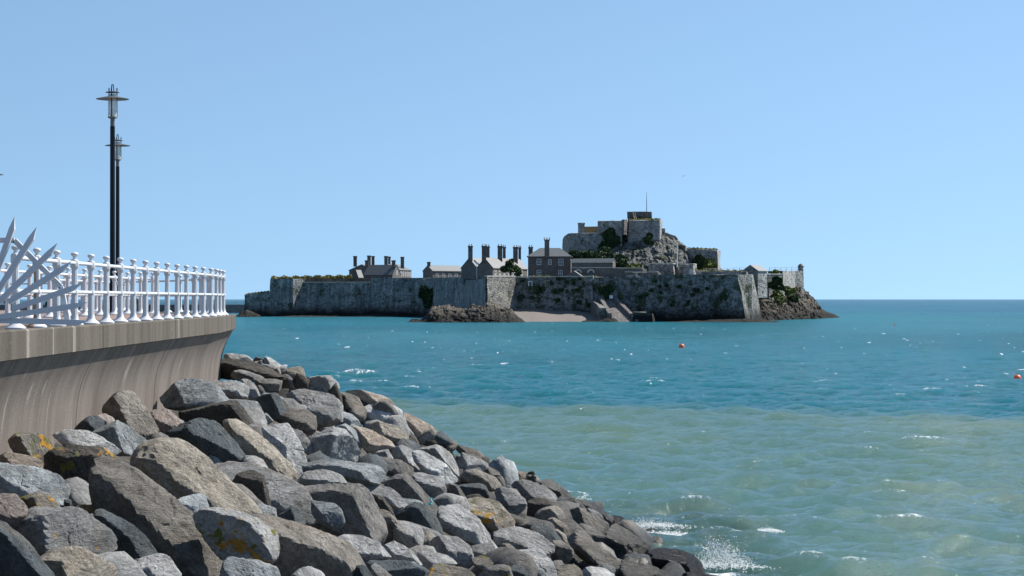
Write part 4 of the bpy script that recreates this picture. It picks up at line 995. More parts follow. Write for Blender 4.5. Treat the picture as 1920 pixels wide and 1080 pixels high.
# ramparts, left to right
poly_wall('rampart', [(459,760),(507,753)], [552,547], 'low rampart at the far left end of the island', S_LEFT, batter=.07, thick=6)
poly_wall('bastion', [(507,752),(550,746),(571,750.5)], [523,523,523], 'square cornered left bastion with grass growing on its top', S_LEFT, batter=.07, thick=1.2)
poly_wall('rampart', [(567,750),(640,748),(698,746)], [530,530,530], 'dark curtain wall right of the left bastion, with a ledge', S_LEFT, batter=.05, thick=6, coping=.5)
poly_wall('rampart', [(696,746),(789,738),(792,737)], [521,521,521], 'long curtain wall in front of the many chimneyed house', S_LEFT, batter=.05, thick=5)
poly_wall('rampart', [(797,734),(806,728)], [521,521], 'short merlon of wall between two embrasures', S_LEFT, batter=.05, thick=5)
poly_wall('rampart', [(788,737.5),(868,672),(913,589)], [528,526,522], 'angled curtain wall running out to the pale faced bastion', S_LEFT, batter=.05, thick=.9)
poly_wall('rampart', [(810,725),(868,671),(876,660)], [521,520,519], 'raised parapet between the embrasures and the small white domed turret', S_LEFT, batter=.02, thick=3, yb=[529,529,529])
poly_wall('bastion', [(908,598),(913,586),(966,602)], [519,519,519], 'bastion with a bright speckled right face above the rock outcrop', S_LITE, batter=.07, thick=1.2, coping=.6)
poly_wall('rampart', [(962,604),(1040,600),(1112,594)], [520,520,519], 'dark curtain wall with small windows above the shingle beach', S_WALL, batter=.05, thick=7, coping=.5)
poly_wall('rampart', [(1110,595),(1160,590),(1232,585),(1300,578),(1383,570)], [520,518,515,515,515], 'tall dark rampart with shrubs in its joints, right of the ramp', S_WALL, batter=.055, thick=8)
poly_wall('bastion', [(1379,570.5),(1383,570),(1409,592),(1412,600)], [515,515,515,515], 'right hand bastion with a sunlit ragged right face', S_WALL, batter=.20, thick=8)
# openings in the curtain above the beach
for px, yt, ybm, w, lb, mt in ((994.5,528,536,5,'small bright framed window in the wall above the beach',M_FRAME),(1026,526,536,6,'window in the wall above the beach with yellow light painted on its frame',M_ORANGE),  # yellow light on one window is put into its orange frame colour
                            (1055.5,527,534,5,'dark square window in the wall above the beach',M_STACK),(1087.5,527,536,6,'arched reddish doorway high in the wall above the beach',S_BRICK)):
    D = float(np.interp(px, [962,1040,1112], [604,600,594]))-1.05; r = empty('window_opening', P(px, ybm, D)); tag(r, lb, 'window'); s_ = D/F; h = (ybm-yt)*s_; w_ = w*s_
    m = MB(); m.box(-w_/2, w_/2, -.02, .5, 0, h); m.build('pane', M_PANE, r)
    m = MB(); m.box(-w_/2-.2, -w_/2, -.1, .4, -.1, h+.2); m.box(w_/2, w_/2+.2, -.1, .4, -.1, h+.2); m.box(-w_/2, w_/2, -.1, .4, h, h+.2); m.build('frame', mt, r)

# left house group
h = House('barracks', 'pale roofed house with tall chimneys behind the left rampart', 749, 800, 24, 98, 20, 524, 506.5, S_HOUSE, M_SLATEL)
h.gables(PZ(496, 800), 2)
for px, yt, yb_, w, v in ((666,480,500,6.5,.8),(692,479,500,6.5,2),(699.5,480,500,5.5,7),(723.8,480,500,6.5,1.5),(730,481,500,4.5,6),(754.5,481.5,506,6.5,7)): h.chimney(px, yt, yb_, w, v, 0)
for k in range(5): h.window('side', 1.2+k*2.0, PZ(513.5, 800), .8, 1.6)
h = House('slate_house', 'house with a dark slate roof in front of the tall chimneyed one', 736, 772, 24, 55, 14, 524, 515, S_HOUSE, M_SLATE)
h.gables(PZ(497, 772), 1, 'e1')
h.chimney(688, 488, 502, 7, 3, 0); h.chimney(738, 488, 502, 7, 3, 0)
h.window('side', h.L/2, PZ(511, 772), .9, 1.3)
h = House('sentry_shelter', 'small steep roofed shelter on the left rampart', 672, 762, 40, 9, 8, 527, 519, S_HOUSE, M_SLATE)
h.gables(PZ(507, 762), 1)
h = House('chapel', 'low stone building with arched windows and one small chimney', 811, 745, 50, 19, 58, 524, 508, S_HOUSE, M_SLATEL)
h.gables(PZ(498, 745), 1); h.chimney(804, 491, 500, 6, .5, 0)
for k in range(4): h.window('side', 2.2+k*3.0, PZ(517, 745), 1.1, 1.7)
h = House('barracks', 'twin gabled grey barracks with a row of tall chimneys', 924, 655, 24, 60, 66, 523, 502, S_HOUSE, M_SLATEL)
h.gables(PZ(484, 655), 2)
for px, yt, yb_, w, v in ((882,461,490,8.5,.6),(907.5,461,490,8.5,.6),(914.5,462,485,7,8),(937.5,461,492,9,12.5),(945.5,463,486,5.5,20),(966.5,463,494,9,24),(974.5,464,488,5,31)): h.chimney(px, yt, yb_, w, v, 2)
for k in range(7): h.window('side', 2.+k*3.6, PZ(508.5, 655), 1.1, 1.9)
for k in range(7): h.window('side', 2.+k*3.6, PZ(517.5, 655), 1.1, 1.5)
m = MB(); m.tube(h.p(h.w/2, -.12, h.zb), h.p(h.w/2, -.12, PZ(491, 655)), .11, 6); m.build('downpipe', M_POLEW, h.root)
h = House('governors_house', 'pinkish two storey house with a hipped slate roof and sash windows', 1070, 640, 3, 80, 11, 523, 482, S_BRICK, M_SLATE, cat='house')
h.hip(PZ(464, 640), 3.6)
h.chimney(1025.5, 449, 483, 9, -.2, 3, S_HOUSE, 1.2); h.chimney(995, 463, 486, 8, 5, 2, M_STACK)
mm = 640/F
for px, y0, y1, w in ((1010.5,486,496,7),(1052,486,497,7.5),(1010.5,507,515,7),(1051,507,518,6),(1031,487,496,5)):
    h.window('front', (1070-px)*mm, PZ((y0+y1)/2, 640), w*mm, (y1-y0)*mm)
h = House('long_hut', 'long low flat roofed building right of the hipped house', 1149, 632, 20, 76, 6, 505, 491, S_HOUSE, M_SLATE)
h.gables(PZ(485.5, 632), 1, 'e1', .2); h.blockq('coping', -.2, h.w+.2, -.25, .0, h.ze-.25, h.ze+.1, M_COPING)
for px in (1086,1100,1118,1132): h.window('front', (1149-px)*632/F, PZ(498, 632), .9, 1.1, False)
h = House('gatehouse_shed', 'small grey gabled shed behind the wall above the beach', 1092, 612, 10, 32, 4, 523, 520, S_HOUSE, M_SLATEL)
h.gables(PZ(509, 612), 1)
poly_wall('inner_wall', [(1072,622),(1140,618),(1205,610)], [503,503,504], 'inner wall with arched recesses below the long low building', S_HOUSE, zb=10, thick=2, coping=.4)
poly_wall('inner_wall', [(1172,606),(1233,598)], [511,511], 'low sunlit wall on the rampart right of the ramp', S_LITE, zb=10, thick=1.5, coping=.4)
poly_wall('gun_platform', [(1216,618),(1262,610),(1266,614)], [495.5,495.5,496], 'plain grey parapet with a pale top edge below the keep', S_KEEP, zb=10, thick=4, coping=.4)
poly_wall('gun_platform', [(1273,612),(1300,606),(1306,612)], [496,496,497], 'grey parapet right of the white flagpole', S_KEEP, zb=10, thick=4, coping=.4)
poly_wall('parapet', [(1306,586),(1340,582),(1400,578)], [508,508,509], 'thin parapet set back along the right hand rampart', S_KEEP, zb=10, thick=1.2)
for px, y0, y1, D, lb in ((1296,505,520,583,'pale stone block at the notch of the right hand rampart'),(1193.5,513,520,588,'pale stone post in the gap of the rampart above the ramp')):
    s_ = D/F; r = Vector(P(px, y1, D)); m = MB(); w = (6 if px > 1200 else 3)*s_
    m.prism([(r.x-w/2, r.y-1), (r.x+w/2, r.y-1), (r.x+w/2, r.y+1.5), (r.x-w/2, r.y+1.5)], r.z, PZ(y0, D), .12)
    tag(m.build('stone_block', M_COPING), lb, 'stone block')
# arches set into the inner wall
for px, D in ((1084,618.6),(1108,617.6)):
    r = empty('arch', P(px, 518, D)); tag(r, 'round stone arch %s in the inner wall' % ('nearest the hipped house' if px < 1100 else 'farther from the hipped house'), 'arch')
    m = MB(); V = []; n = 12
    for k in range(n+1):
        t_ = math.pi*k/n
        for rr in (.75, 1.15): V += [(math.cos(t_)*rr, -.25, 1.1+math.sin(t_)*rr), (math.cos(t_)*rr, .3, 1.1+math.sin(t_)*rr)]
    m.add(V, [q for k in range(n) for q in ((4*k,4*k+4,4*k+6,4*k+2),(4*k+2,4*k+6,4*k+7,4*k+3),(4*k,4*k+1,4*k+5,4*k+4))]); m.build('arch_ring', M_COPING, r)
    m = MB(); m.box(-.75, .75, -.06, .3, 0, 1.1); m.build('opening', M_PANE, r)

# domed turrets
def turret(px, yt, ym, yb, wpx, D, label, dome_mat, corbel=0):
    s_ = D/F; rr = wpx*s_/2; z0, z1, z2 = PZ(yb, D), PZ(ym, D), PZ(yt, D); r = empty('turret', (PX(px, D), D, z0)); tag(r, label, 'turret')
    m = MB(); m.lathe([(rr*.92,0),(rr*.92,z1-z0)], 14); m.build('drum', S_KEEP, r, True)
    m = MB(); m.lathe([(rr*1.12,z1-z0+.004),(rr*1.15,z1-z0+.25),(rr*.95,z1-z0+.3),(rr*.85,z1-z0+(z2-z1)*.45),(rr*.6,z1-z0+(z2-z1)*.75),(rr*.25,z1-z0+(z2-z1)*.9),(rr*.1,z2-z0)], 14); m.build('dome', dome_mat, r, True)
    if corbel:
        m = MB(); m.lathe([(rr*.25,-corbel),(rr*.7,-corbel*.5),(rr*1.1,-.3),(rr*1.12,-.004)], 14); m.build('corbel', S_KEEP, r, True)
turret(870, 503.5, 511, 527, 11.5, 664, 'small turret with a white dome on the angled curtain wall', M_FRAME, 1.2)
turret(1501.5, 494, 500.5, 518.5, 11, 677, 'corner lookout turret at the right hand end of the castle', S_CONC, 3.2)

# right hand tower and end wall
h = House('wall_tower', 'square tower with a gabled slate roof near the right hand end', 1421, 612, 38, 26, 21, 558, 508, S_KEEP, M_SLATEL, cat='tower')
h.gables(PZ(497.5, 612), 1)
poly_wall('rampart', [(1440,640),(1466,645)], [515,515], 'shrub grown wall between the gabled tower and the end wall', S_WALL, batter=.06, thick=4, zb=4, coping=.4)
poly_wall('rampart', [(1462,655),(1467,652),(1487,668),(1491,672),(1506,675)], [508,508,508,508,508], 'pale end wall below the corner lookout turret', S_KEEP, batter=.03, thick=.8, zb=4)
def fence(x0, x1, y0, y1, yt0, yt1, D0, D1, n, label, hand=2):
    r = empty('guard_rail', P(x0, y0, D0)); tag(r, label, 'railing'); L = Vector(r.location)
    pts = [(Vector(P(x0+(x1-x0)*k/n, y0+(y1-y0)*k/n, D0+(D1-D0)*k/n))-L, Vector(P(x0+(x1-x0)*k/n, yt0+(yt1-yt0)*k/n, D0+(D1-D0)*k/n))-L) for k in range(n+1)]
    for a, c in pts: m = MB(); m.tube(a, c, .06, 5); m.build('post', M_POLED, r)
    for t_ in (1.0, .5)[:hand]:
        m = MB()
        for (a, c), (d, e) in zip(pts[:-1], pts[1:]): m.tube(a+(c-a)*t_, d+(e-d)*t_, .045, 5)
        m.build('rail', M_POLED, r)
fence(1443, 1495, 508, 508, 501.5, 501.5, 650, 668, 5, 'thin railing on the end wall beside the lookout turret')
fence(1318, 1398, 511, 508, 504.5, 501.5, 610, 640, 7, 'thin railing running behind the right hand rampart to the gabled tower')

# the keep on its rock
rocks('castle_rock', [(1060,512),(1072,490),(1100,478),(1140,470),(1160,462),(1180,452),(1205,449),(1232,440),(1248,445),(1262,448),(1275,458),(1290,470),(1300,492),(1320,512)], 648, 34, 512,
      'ivy streaked crag that carries the keep', S_CLIFF, 'crag', 4, 200, 50, 1.1, back=.2)
def keep(name, pts, y0, y1, label, mat=S_KEEP, batter=.0, cat='keep', coping=None):
    """closed plan [(px, D)] anticlockwise from the left front corner"""
    q = [(PX(a, d), d) for a, d in pts]; Dm = pts[0][1]; zt = [PZ(y, d) for y, (a, d) in zip(y1, pts[:len(y1)])]
    zt += [zt[-1]]*(len(pts)-len(zt)); m = MB(); m.prism(q, PZ(y0, Dm), zt, batter); o = m.build(name, mat)
    bm = bmesh.new(); bm.from_mesh(o.data); bmesh.ops.recalc_face_normals(bm, faces=bm.faces)
    bmesh.ops.triangulate(bm, faces=[f for f in bm.faces if len(f.verts) > 4])
    bmesh.ops.subdivide_edges(bm, edges=[e for e in bm.edges if e.calc_length() > 2.5], cuts=3, use_grid_fill=True)
    for v in bm.verts:
        w = np.array([[v.co.x, v.co.y, v.co.z]])*.4
        v.co.x += .22*float(vnoise(w)[0]); v.co.y += .25*float(vnoise(w+40)[0]); v.co.z += .16*float(vnoise(w*1.9+80)[0])
    bm.to_mesh(o.data); bm.free(); tag(o, label, cat); return o
keep('keep', [(1054,690),(1058,682),(1066,676),(1076,672),(1168,666),(1170,700),(1056,706)], 484, [449,443,437,437,437,437,449], 'round cornered lower wall on the left of the keep', batter=.02)
keep('keep', [(1121,682),(1172,676),(1174,706),(1121,710)], 445, [414,414,414,414], 'left half of the upper keep')
keep('keep', [(1168,672),(1178,668),(1238,664),(1243,678),(1240,704),(1170,708)], 462, [420,413.5,412.5,413,413,414], 'right half of the upper keep with growth on its edge', batter=.03)
keep('concrete_lookout', [(1177,682),(1221,678),(1222,692),(1178,696)], 413, [406,406,406,406], 'base of the concrete lookout on top of the keep', S_LITE, cat='lookout')
keep('concrete_lookout', [(1176,681),(1221.5,677),(1222.5,693),(1177,697)], 407.2, [397,397,397,397], 'dark concrete lookout box crowning the keep', S_CONC, cat='lookout')
m = MB()
for a, c in (((1186.5,398),(1190,412)),((1190.5,399),(1193.5,412))): m.tube(P(*a, 677), P(*c, 675), .16, 5)
for k in range(6): m.tube(P(1186.8+k*.6, 400+k*2.2, 676.6), P(1190.8+k*.5, 400.5+k*2.2, 676.6), .07, 4)
tag(m.build('ladder', S_LITE), 'steep stair on the front of the concrete lookout', 'stair')
m = MB(); m.lathe([(.13,0),(.10,4),(.05,PZ(361,684)-PZ(398,684))], 6, P(1212.5, 398, 684)); tag(m.build('mast', M_POLED), 'thin flag mast on top of the concrete lookout', 'mast')
m = MB(); m.lathe([(.2,0),(.17,4),(.11,PZ(456,606)-PZ(501,606))], 8, P(1269.7, 501, 606)); tag(m.build('flagpole', M_POLEW), 'white flagpole in front of the crag', 'flagpole')
keep('stair_turret', [(1166,664),(1170,662),(1176,664),(1176,672),(1166,672)], 440, [412,412,412,412], 'narrow shadowed turret between the two halves of the keep', S_CONC)
keep('keep_wall', [(1238,672),(1247,672),(1248,690),(1239,690)], 452, [428,428,428,428], 'small stepped wall right of the upper keep', cat='wall')
keep('keep_wall', [(1246,674),(1266,672),(1267,690),(1247,690)], 458, [435,443,443,435], 'sloping wall descending to the right from the keep', cat='wall')
keep('keep_wall', [(1265,672),(1271,670),(1272,684),(1266,688)], 470, [442,447,447,442], 'tall narrow wall end below the sloping wall', cat='wall')
keep('keep_wall', [(1270,668),(1286,664),(1288,684),(1272,688)], 500, [455,461,461,455], 'broken wall on the right shoulder of the crag', cat='wall')
keep('upper_bastion', [(1287,664),(1346,650),(1352,672),(1300,690)], 508, [466,469,470,467], 'square grey bastion on the right below the keep', batter=.05, cat='bastion')
h = House('keep_lodging', 'orange roofed lodging with a thick chimney on the lower keep', 1120, 692, 30, 34, 4, 442, 434, S_KEEP, M_ORANGE)
h.gables(PZ(425.5, 692), 1, 'e1', .1); h.chimney(1090, 418, 438, 12, 0, 0, S_KEEP, 3)

# growth on the castle
def patch(px0, px1, y0, y1, D, n, seed, depth=1.2):
    r = np.random.default_rng(seed); a = r.uniform(0, 6.28, n); q = r.uniform(0, 1, n)**.5
    cx, cy = (px0+px1)/2, (y0+y1)/2; k = 1+.25*np.sin(a*3+seed)+.15*np.sin(a*5+seed*2)
    x = cx+(px1-px0)/2*q*k*np.cos(a); y = cy+(y1-y0)/2*q*k*np.sin(a); d = D-r.uniform(0, 1, n)*depth*(1.1-q)
    return np.stack([(x-960)/F*d, d, EYE-(y-HZ)/F*d], 1)
leaves('ivy', np.concatenate([patch(1128,1164,431,470,667.0,2600,1,2.0), patch(1122,1150,455,482,667,1500,2,2)]), .55, M_IVY, 'thick dark ivy hanging on the keep wall', 'ivy', kind='stuff')
leaves('shrubs', np.concatenate([patch(1066,1112,470,492,658,1500,3,4), patch(1100,1150,466,500,656,2600,4,5), patch(1140,1180,480,503,652,1400,5,4)]), .6, M_IVY, 'dark scrub at the foot of the keep', 'scrub', kind='stuff')
leaves('bush', patch(1172,1208,496,510,624,900,6,4), .5, M_BUSH, 'light green bush at the foot of the crag', 'bush')
leaves('bush', patch(1320,1342,489,504,640,700,7,3), .5, M_BUSH, 'yellowish bush before the square grey bastion', 'bush')
leaves('ivy', patch(1296,1335,480,506,644,1200,8,1), .5, M_IVY, 'dark growth at the foot of the square grey bastion', 'ivy')
leaves('ivy', patch(1208,1225,438,460,652,700,18,2), .5, M_IVY, 'patch of dark growth on top of the crag', 'ivy')
leaves('ivy', patch(785,822,536,572,716,2300,9,1.0), .5, M_IVY, 'dark ivy hollow on the angled curtain wall', 'ivy')
leaves('ivy', patch(1122,1150,534,556,590,1100,10,.6), .4, M_IVY, 'dark growth round the arch above the ramp', 'ivy')
leaves('bush', patch(1443,1462,507,516,646,800,11,2), .4, M_BUSH, 'green bush on top of the wall beside the gabled tower', 'bush')
leaves('ivy', np.concatenate([patch(1441,1470,520,545,638,1500,12,.6)]), .4, M_IVY, 'scrub hanging on the wall beside the gabled tower', 'ivy')
leaves('bush', patch(1447,1466,545,558,634,700,13,2), .4, M_BUSH, 'bright green bush on the rocks under the gabled tower', 'bush')
leaves('bush', np.concatenate([patch(1468,1492,538,552,640,700,21,3), patch(1452,1474,556,570,630,500,22,3)]), .4, M_BUSH, 'olive green scrub on the rocky point below the end wall', 'scrub', kind='stuff')
leaves('bush', patch(1478,1500,552,566,650,500,23,3), .4, M_IVY, 'dark green scrub on the rocky point below the lookout turret', 'scrub', kind='stuff')
r_ = np.random.default_rng(8); SH = {False: [], True: []}
for i in range(46):
    x = r_.uniform(970, 1378); y = r_.uniform(522, 572)
    if 1110 < x < 1160: continue
    D = float(np.interp(x, [962,1040,1112,1232,1383], [604,600,594,585,570])) - (y-518)*.155*.055 - .4
    w = r_.uniform(2.5, 6); SH[x > 1111].append(patch(x-w, x+w, y-w*.7, y+w*.7, D, 110, 40+i, .7))
for k, lb in ((False, 'dark shrubs rooted in the wall above the shingle beach'), (True, 'dark shrubs rooted in the tall rampart right of the ramp')):
    leaves('wall_shrubs', np.concatenate(SH[k]), .36, M_IVY, lb, 'shrubs', kind='stuff')
def grass_strip(x0, x1, y0, y1, D0, D1, n, label, seed, size=.35, hpx=3):
    r = np.random.default_rng(seed); t_ = r.uniform(0, 1, n); x = x0+(x1-x0)*t_; d = D0+(D1-D0)*t_+r.uniform(0, 8, n)
    y = y0+(y1-y0)*t_ - r.uniform(0, 1, n)**1.5*hpx*(.5+.5*np.sin(t_*23+seed)**2)
    leaves('grass', np.stack([(x-960)/F*d, d, EYE-(y-HZ)/F*d], 1), size, M_GRASS, label, 'grass', kind='stuff', seed=seed, vert=.4)
grass_strip(509, 660, 524, 521, 753, 768, 5200, 'dry grass bank on top of the left bastion', 1, .45, 6)
grass_strip(462, 505, 553, 548, 760, 755, 900, 'dry grass on the low rampart at the far left', 2, .35, 3)
grass_strip(992, 1034, 521, 520, 605, 603, 900, 'dry grass on the wall top in front of the hipped house', 3, .35, 4)
grass_strip(1090, 1118, 521, 520, 598, 596, 500, 'dry grass beside the small grey shed', 4, .3, 3)
grass_strip(1305, 1395, 509, 511, 592, 600, 2400, 'dry grass strip along the right hand rampart', 5, .35, 4)
grass_strip(1288, 1345, 467, 469, 668, 660, 1200, 'grass fringe on the square grey bastion', 6, .35, 3)
grass_strip(1180, 1238, 413, 412, 672, 668, 900, 'grass fringe on the upper keep', 7, .3, 3)
# tree before the barracks
tb = Vector(P(957, 522, 628)); tr = empty('tree', tb); tag(tr, 'dark green conical tree in front of the grey barracks', 'tree')
m = MB(); m.lathe([(.35,0),(.25,2.2),(.12,4.6),(.04,6.2)], 8)
for k in range(9):
    a = k*2.4; z = 1.2+k*.45; m.tube((0,0,z), (math.cos(a)*(2.6-.2*k), math.sin(a)*(2.2-.2*k), z+.7), .08, 5, .03)
m.build('trunk', M_BARK, tr)
s_ = 628/F
pts = np.concatenate([blob_pts((0,0,3.0),(3.4,2.8,1.6),2600,1,14,.45), blob_pts((-.3,0,4.5),(2.0,1.8,1.3),1200,2,9,.5), blob_pts((.3,0,5.7),(.8,.8,1.0),350,3,5,.5), blob_pts((2.2,-.4,1.6),(1.8,1.4,1.2),800,4,7,.5)])
leaves('crown', pts, .3, M_TREE, parent=tr, seed=5)

# shore: outcrops, beach, ramp and quay
rocks('rock_outcrop', [(762,605),(772,599),(792,598),(800,591),(809,577),(823,574),(840,573),(848,577),(870,578),(895,572),(916,569),(932,575),(947,579),(957,581),(966,591),(976,598),(986,604)], 556, 17, 604.5,
      'weedy rock outcrop below the pale faced bastion', S_ROCK, 'rocks', 1, 240, 40, 1.2)
rocks('rock_outcrop', [(441,594),(452,586),(462,583),(475,586),(488,592)], 728, 10, 594.5, 'low dark rocks at the left tip of the island', S_ROCK, 'rocks', 2, 90, 24, 1.3)
rocks('rock_outcrop', [(488,595),(560,591),(640,593),(700,589),(790,593),(830,590)], 728, 22, 595.5, 'low dark ledge along the foot of the left curtain wall', S_ROCK, 'rocks', 3, 220, 22, 1.1)
rocks('headland', [(1420,575),(1432,560),(1446,552),(1466,542),(1486,537),(1500,533),(1508,545),(1521,556),(1532,570),(1540,580),(1552,587),(1564,589),(1576,596)], 600, 62, 601, 'rocky point under the corner lookout turret', S_ROCK, 'rocks', 5, 300, 80, 1.35, tilt=.52)
rocks('rock_outcrop', [(1226,605),(1300,601),(1370,599),(1410,597),(1440,600),(1462,603)], 558, 12, 605, 'dark weed covered ledge at the foot of the right hand rampart', S_ROCK, 'rocks', 6, 220, 22, 1.0)
rocks('rock_outcrop', [(1084,605),(1100,600),(1122,602),(1140,594),(1150,596),(1160,603)], 568, 7, 605, 'wet black rocks beside the bottom of the ramp', S_ROCK, 'rocks', 7, 110, 20, 1.2)
V = []; nx = 40
for k in range(nx+1):
    px = 955+170*k/nx
    for t_, (y, D) in enumerate(((606,572),(602.5,577),(590,588),(578,603))): V.append(P(px, y+ .8*math.sin(px*.09+t_), D))
o = raw('beach', V, [(k*4+j, (k+1)*4+j, (k+1)*4+j+1, k*4+j+1) for k in range(nx) for j in range(3)], M_BEACH, None, True); tag(o, kind='structure')
# ramp up to the arch
rp = empty('ramp', P(1150, 600, 582)); tag(rp, 'sloping stone ramp leading up to the arch in the rampart', 'ramp'); L = Vector(rp.location)
a0, a1, c0, c1 = Vector(P(1126, 559, 592)), Vector(P(1146, 559, 591)), Vector(P(1152, 604, 571)), Vector(P(1192, 606, 569))
def hexa(tops, drop, name, mat, par):
    V = [q-L for q in tops] + [Vector((q.x, q.y, -1.5))-L for q in tops]; o = raw(name, V, [(0,1,2,3),(7,6,5,4),(0,4,5,1),(1,5,6,2),(2,6,7,3),(3,7,4,0)], mat, par)
    bm = bmesh.new(); bm.from_mesh(o.data); bmesh.ops.recalc_face_normals(bm, faces=bm.faces); bm.to_mesh(o.data); bm.free(); return o
hexa([a0, a1, c1, c0], 0, 'ramp_surface', S_CONC, rp)
q = Vector((-.9, .1, 0))
for nm, s0_, s1_, u, hh in (('parapet', a0, c0.lerp(a0, .18), Vector((-1.1,.2,0)), 1.3), ('parapet', a1, c1, Vector((1.0,.1,0)), 1.0)):
    z = Vector((0,0,hh)); hexa([s0_+z, s0_+u+z, s1_+u+z, s1_+z], 0, nm, S_HOUSE, rp)
p0 = Vector(P(1108, 562, 590)); hexa([Vector(P(1108,562,590)), Vector(P(1112,561,592)), Vector(P(1136,577,580)), Vector(P(1130,579,578))], 0, 'side_wall', S_HOUSE, rp)
hexa([Vector(P(1119,570.5,583)), Vector(P(1127,570.5,584)), Vector(P(1137,577.5,578)), Vector(P(1124,577.5,577))], 0, 'painted_lit_top', S_LITE, rp)  # sunlit top of the side wall, its brightness put into paler stone
poly_wall('quay', [(1186,570),(1223,566),(1226,572)], [584.5,588,588], 'low stone quay right of the ramp', S_WALL, zb=-1.5, thick=7)
# arch at the top of the ramp, filled by a flat dark panel
ar = empty('gate_arch', P(1136, 560, 591.0)); tag(ar, 'dark arched gateway at the top of the ramp', 'gate'); m = MB(); V = []; n = 14
for k in range(n+1):
    t_ = math.pi*k/n
    for rr in (2.1, 2.8): V += [(math.cos(t_)*rr, -.45, 1.8+math.sin(t_)*rr), (math.cos(t_)*rr, .6, 1.8+math.sin(t_)*rr)]
m.add(V, [q for k in range(n) for q in ((4*k,4*k+4,4*k+6,4*k+2),(4*k+2,4*k+6,4*k+7,4*k+3),(4*k,4*k+1,4*k+5,4*k+4))]); m.build('arch_ring', S_HOUSE, ar)
m = MB(); m.add([(-2.1,-.2,0)]+[(-math.cos(math.pi*k/n)*2.1, -.2, 1.8+math.sin(math.pi*k/n)*2.1) for k in range(n+1)]+[(2.1,-.2,0)], [tuple(range(n+3))[::-1]]); m.build('dark_panel', M_PANE, ar)
m = MB(); m.box(-.5,.5,-.05,.05,0,1.0); o = m.build('notice_board', M_FRAME); o.location = P(1146, 560, 589.4); tag(o, 'small white notice board beside the arched gateway', 'notice board')

# breakwater behind the pier head
bw = empty('breakwater', P(300, 588, 935)); tag(bw, 'long dark breakwater behind the promenade, with a thin fence on top', 'breakwater'); L = Vector(bw.location)
m = MB(); a_ = Vector(P(-260, 571.5, 900)); c_ = Vector(P(470, 571.5, 950))
m.prism([(a_.x-L.x, a_.y-L.y), (c_.x-L.x, c_.y-L.y), (c_.x-L.x, c_.y-L.y+8), (a_.x-L.x, a_.y-L.y+8)], -L.z-1, a_.z-L.z, 0); m.build('wall', S_CONC, bw)
m = MB(); n = 150
for k in range(n+1): q = a_.lerp(c_, k/n); q = Vector((q.x-L.x, q.y-L.y+1, a_.z-L.z)); m.tube(q, q+Vector((0,0,1.3)), .06, 4)
for z in (.65, 1.3): m.tube(Vector((a_.x-L.x, a_.y-L.y+1, a_.z-L.z+z)), Vector((c_.x-L.x, c_.y-L.y+1, a_.z-L.z+z)), .05, 4)
tag(m.build('fence', M_POLED, bw), kind='stuff')
for k, (px, yt, w) in enumerate(((15,560,30),(95,564,24),(157,563,16),(255,560,8))):
    t0 = Vector(P(px, 573, 905+k*4)); tt = empty('tree', t0); s_ = 900/F; hgt = (573-yt)*s_
    tag(tt, ('wide dark tree mass at the left behind the fan of spikes','dark tree behind the white railing, right of the fan','round dark tree showing between railing posts left of the lamp','slim dark tree showing just right of the lamp post')[k], 'tree', 'trees on the breakwater')
    m = MB(); m.lathe([(.25,-.6),(.12,hgt*.7)], 6); m.build('trunk', M_BARK, tt)
    leaves('crown', blob_pts((0,0,hgt*.5), (w*s_*.5, 1.5, hgt*.6), 900, 60+k, 12, .5), .4, M_TREE, parent=tt, seed=k)

# ------------------------------------------------------------------ buoys, bird, spray
M_BUOY = plain('orange_buoy_plastic', (.78,.12,.035), .35, var=.08)
M_ROPE = plain('dark_rope', (.05,.05,.05), .8)
def buoy(px, py, dia, label):
    D = EYE*F/(py-HZ); r = empty('buoy', (PX(px, D), D, 0)); tag(r, label, 'buoy', 'orange mooring buoys'); q = dia/2
    m = MB(); m.lathe([(q*math.sin(t_), q*.55-q*math.cos(t_)) for t_ in np.linspace(.05, 3.05, 16)], 20); m.build('float', M_BUOY, r, True)
    m = MB(); m.lathe([(q*.18,q*1.5),(q*.18,q*1.68),(q*.1,q*1.7)], 10); m.build('eye', M_ROPE, r)
    m = MB(); n = 10
    for k in range(n):
        t0, t1 = 2*math.pi*k/n, 2*math.pi*(k+1)/n; m.tube((q*.16*math.cos(t0), 0, q*1.75+q*.16*math.sin(t0)), (q*.16*math.cos(t1), 0, q*1.75+q*.16*math.sin(t1)), q*.04, 5)
    m.build('ring', M_ROPE, r)
buoy(1278, 652.5, .74, 'orange buoy floating in the middle distance before the castle')
buoy(1907.5, 713, .60, 'nearest orange buoy, floating at the right edge')
buoy(1678, 610.5, .45, 'farthest tiny orange buoy off the rocky point')
bp = Vector(P(1281, 330, 420)); br = empty('seabird', bp); tag(br, 'tiny seabird gliding in the sky above the castle', 'bird')
m = MB(); m.lathe([(.01,-.22),(.05,-.12),(.06,0),(.035,.14),(.01,.2)], 8); o = m.build('body', plain('bird_grey', (.12,.13,.14), .8), br, True); o.rotation_euler = (R(90), 0, R(60))
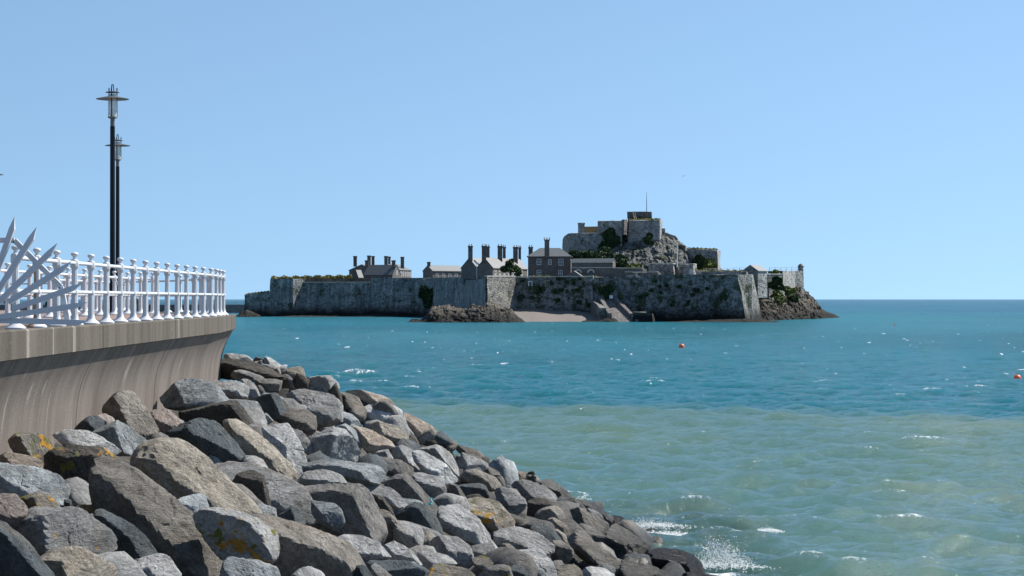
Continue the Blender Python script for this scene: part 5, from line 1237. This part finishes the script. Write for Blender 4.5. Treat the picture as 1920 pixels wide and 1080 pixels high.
for s_ in (-1, 1):
    m = MB(); m.add([(0,-.07,.02),(.25*s_,-.08,.12+.08*s_),(.52*s_,.02,.1+.24*s_),(.25*s_,.06,.12+.08*s_),(0,.07,.02),(0,-.07,.0),(.25*s_,-.08,.10+.08*s_),(.52*s_,.02,.085+.24*s_),(.25*s_,.06,.10+.08*s_),(0,.07,.0)],
                 [(0,1,3,4),(1,2,3),(9,8,6,5),(8,7,6),(0,5,6,1),(1,6,7,2),(2,7,8,3),(3,8,9,4)]); m.build('wing', plain('bird_wing', (.16,.17,.18), .8), br)
# spray thrown up where waves break on the black stones
M_FOAM = plain('white_foam', (.85,.87,.88), .7, var=.03)
def spray(px, py, w, h_, n, label, seed):
    D = EYE*F/(py-HZ); r = np.random.default_rng(seed); q = r.normal(size=(n, 3))
    x = q[:,0]*w*.45; y = q[:,1]*w*.35; z = np.abs(q[:,2])*h_*.5*np.exp(-(x/w)**2*2)
    sz = r.uniform(.003, .009, n)*np.where(z < .05, 2.0, 1.0)
    oc = np.array([(1,0,0),(-1,0,0),(0,1,0),(0,-1,0),(0,0,1),(0,0,-1)], float); fc_ = np.array([(0,2,4),(2,1,4),(1,3,4),(3,0,4),(2,0,5),(1,2,5),(3,1,5),(0,3,5)])
    V = np.stack([x, y, z], 1)[:,None,:] + oc[None]*sz[:,None,None]*np.stack([r.uniform(.8, 2, n), np.ones(n), r.uniform(.7, 1.3, n)], 1)[:,None,:]
    me = fast_mesh('sea_spray', V.reshape(-1, 3), (fc_[None]+6*np.arange(n)[:,None,None]).reshape(-1, 3), True)
    o = link('sea_spray', me, M_FOAM); o.location = (PX(px, D), D, .05); tag(o, label, 'spray', kind='stuff')
spray(1352, 1066, 1.0, .55, 3200, 'white spray bursting beside the large black boulder', 1)
spray(1215, 990, 1.1, .2, 1500, 'thin foam running over the black stones at the toe of the bank', 2)
spray(1245, 1008, 1.0, .12, 1200, 'foam trailing off the outermost black stone', 3)
spray(1440, 1000, .4, .12, 420, 'small white breaking crest off the bank', 4)
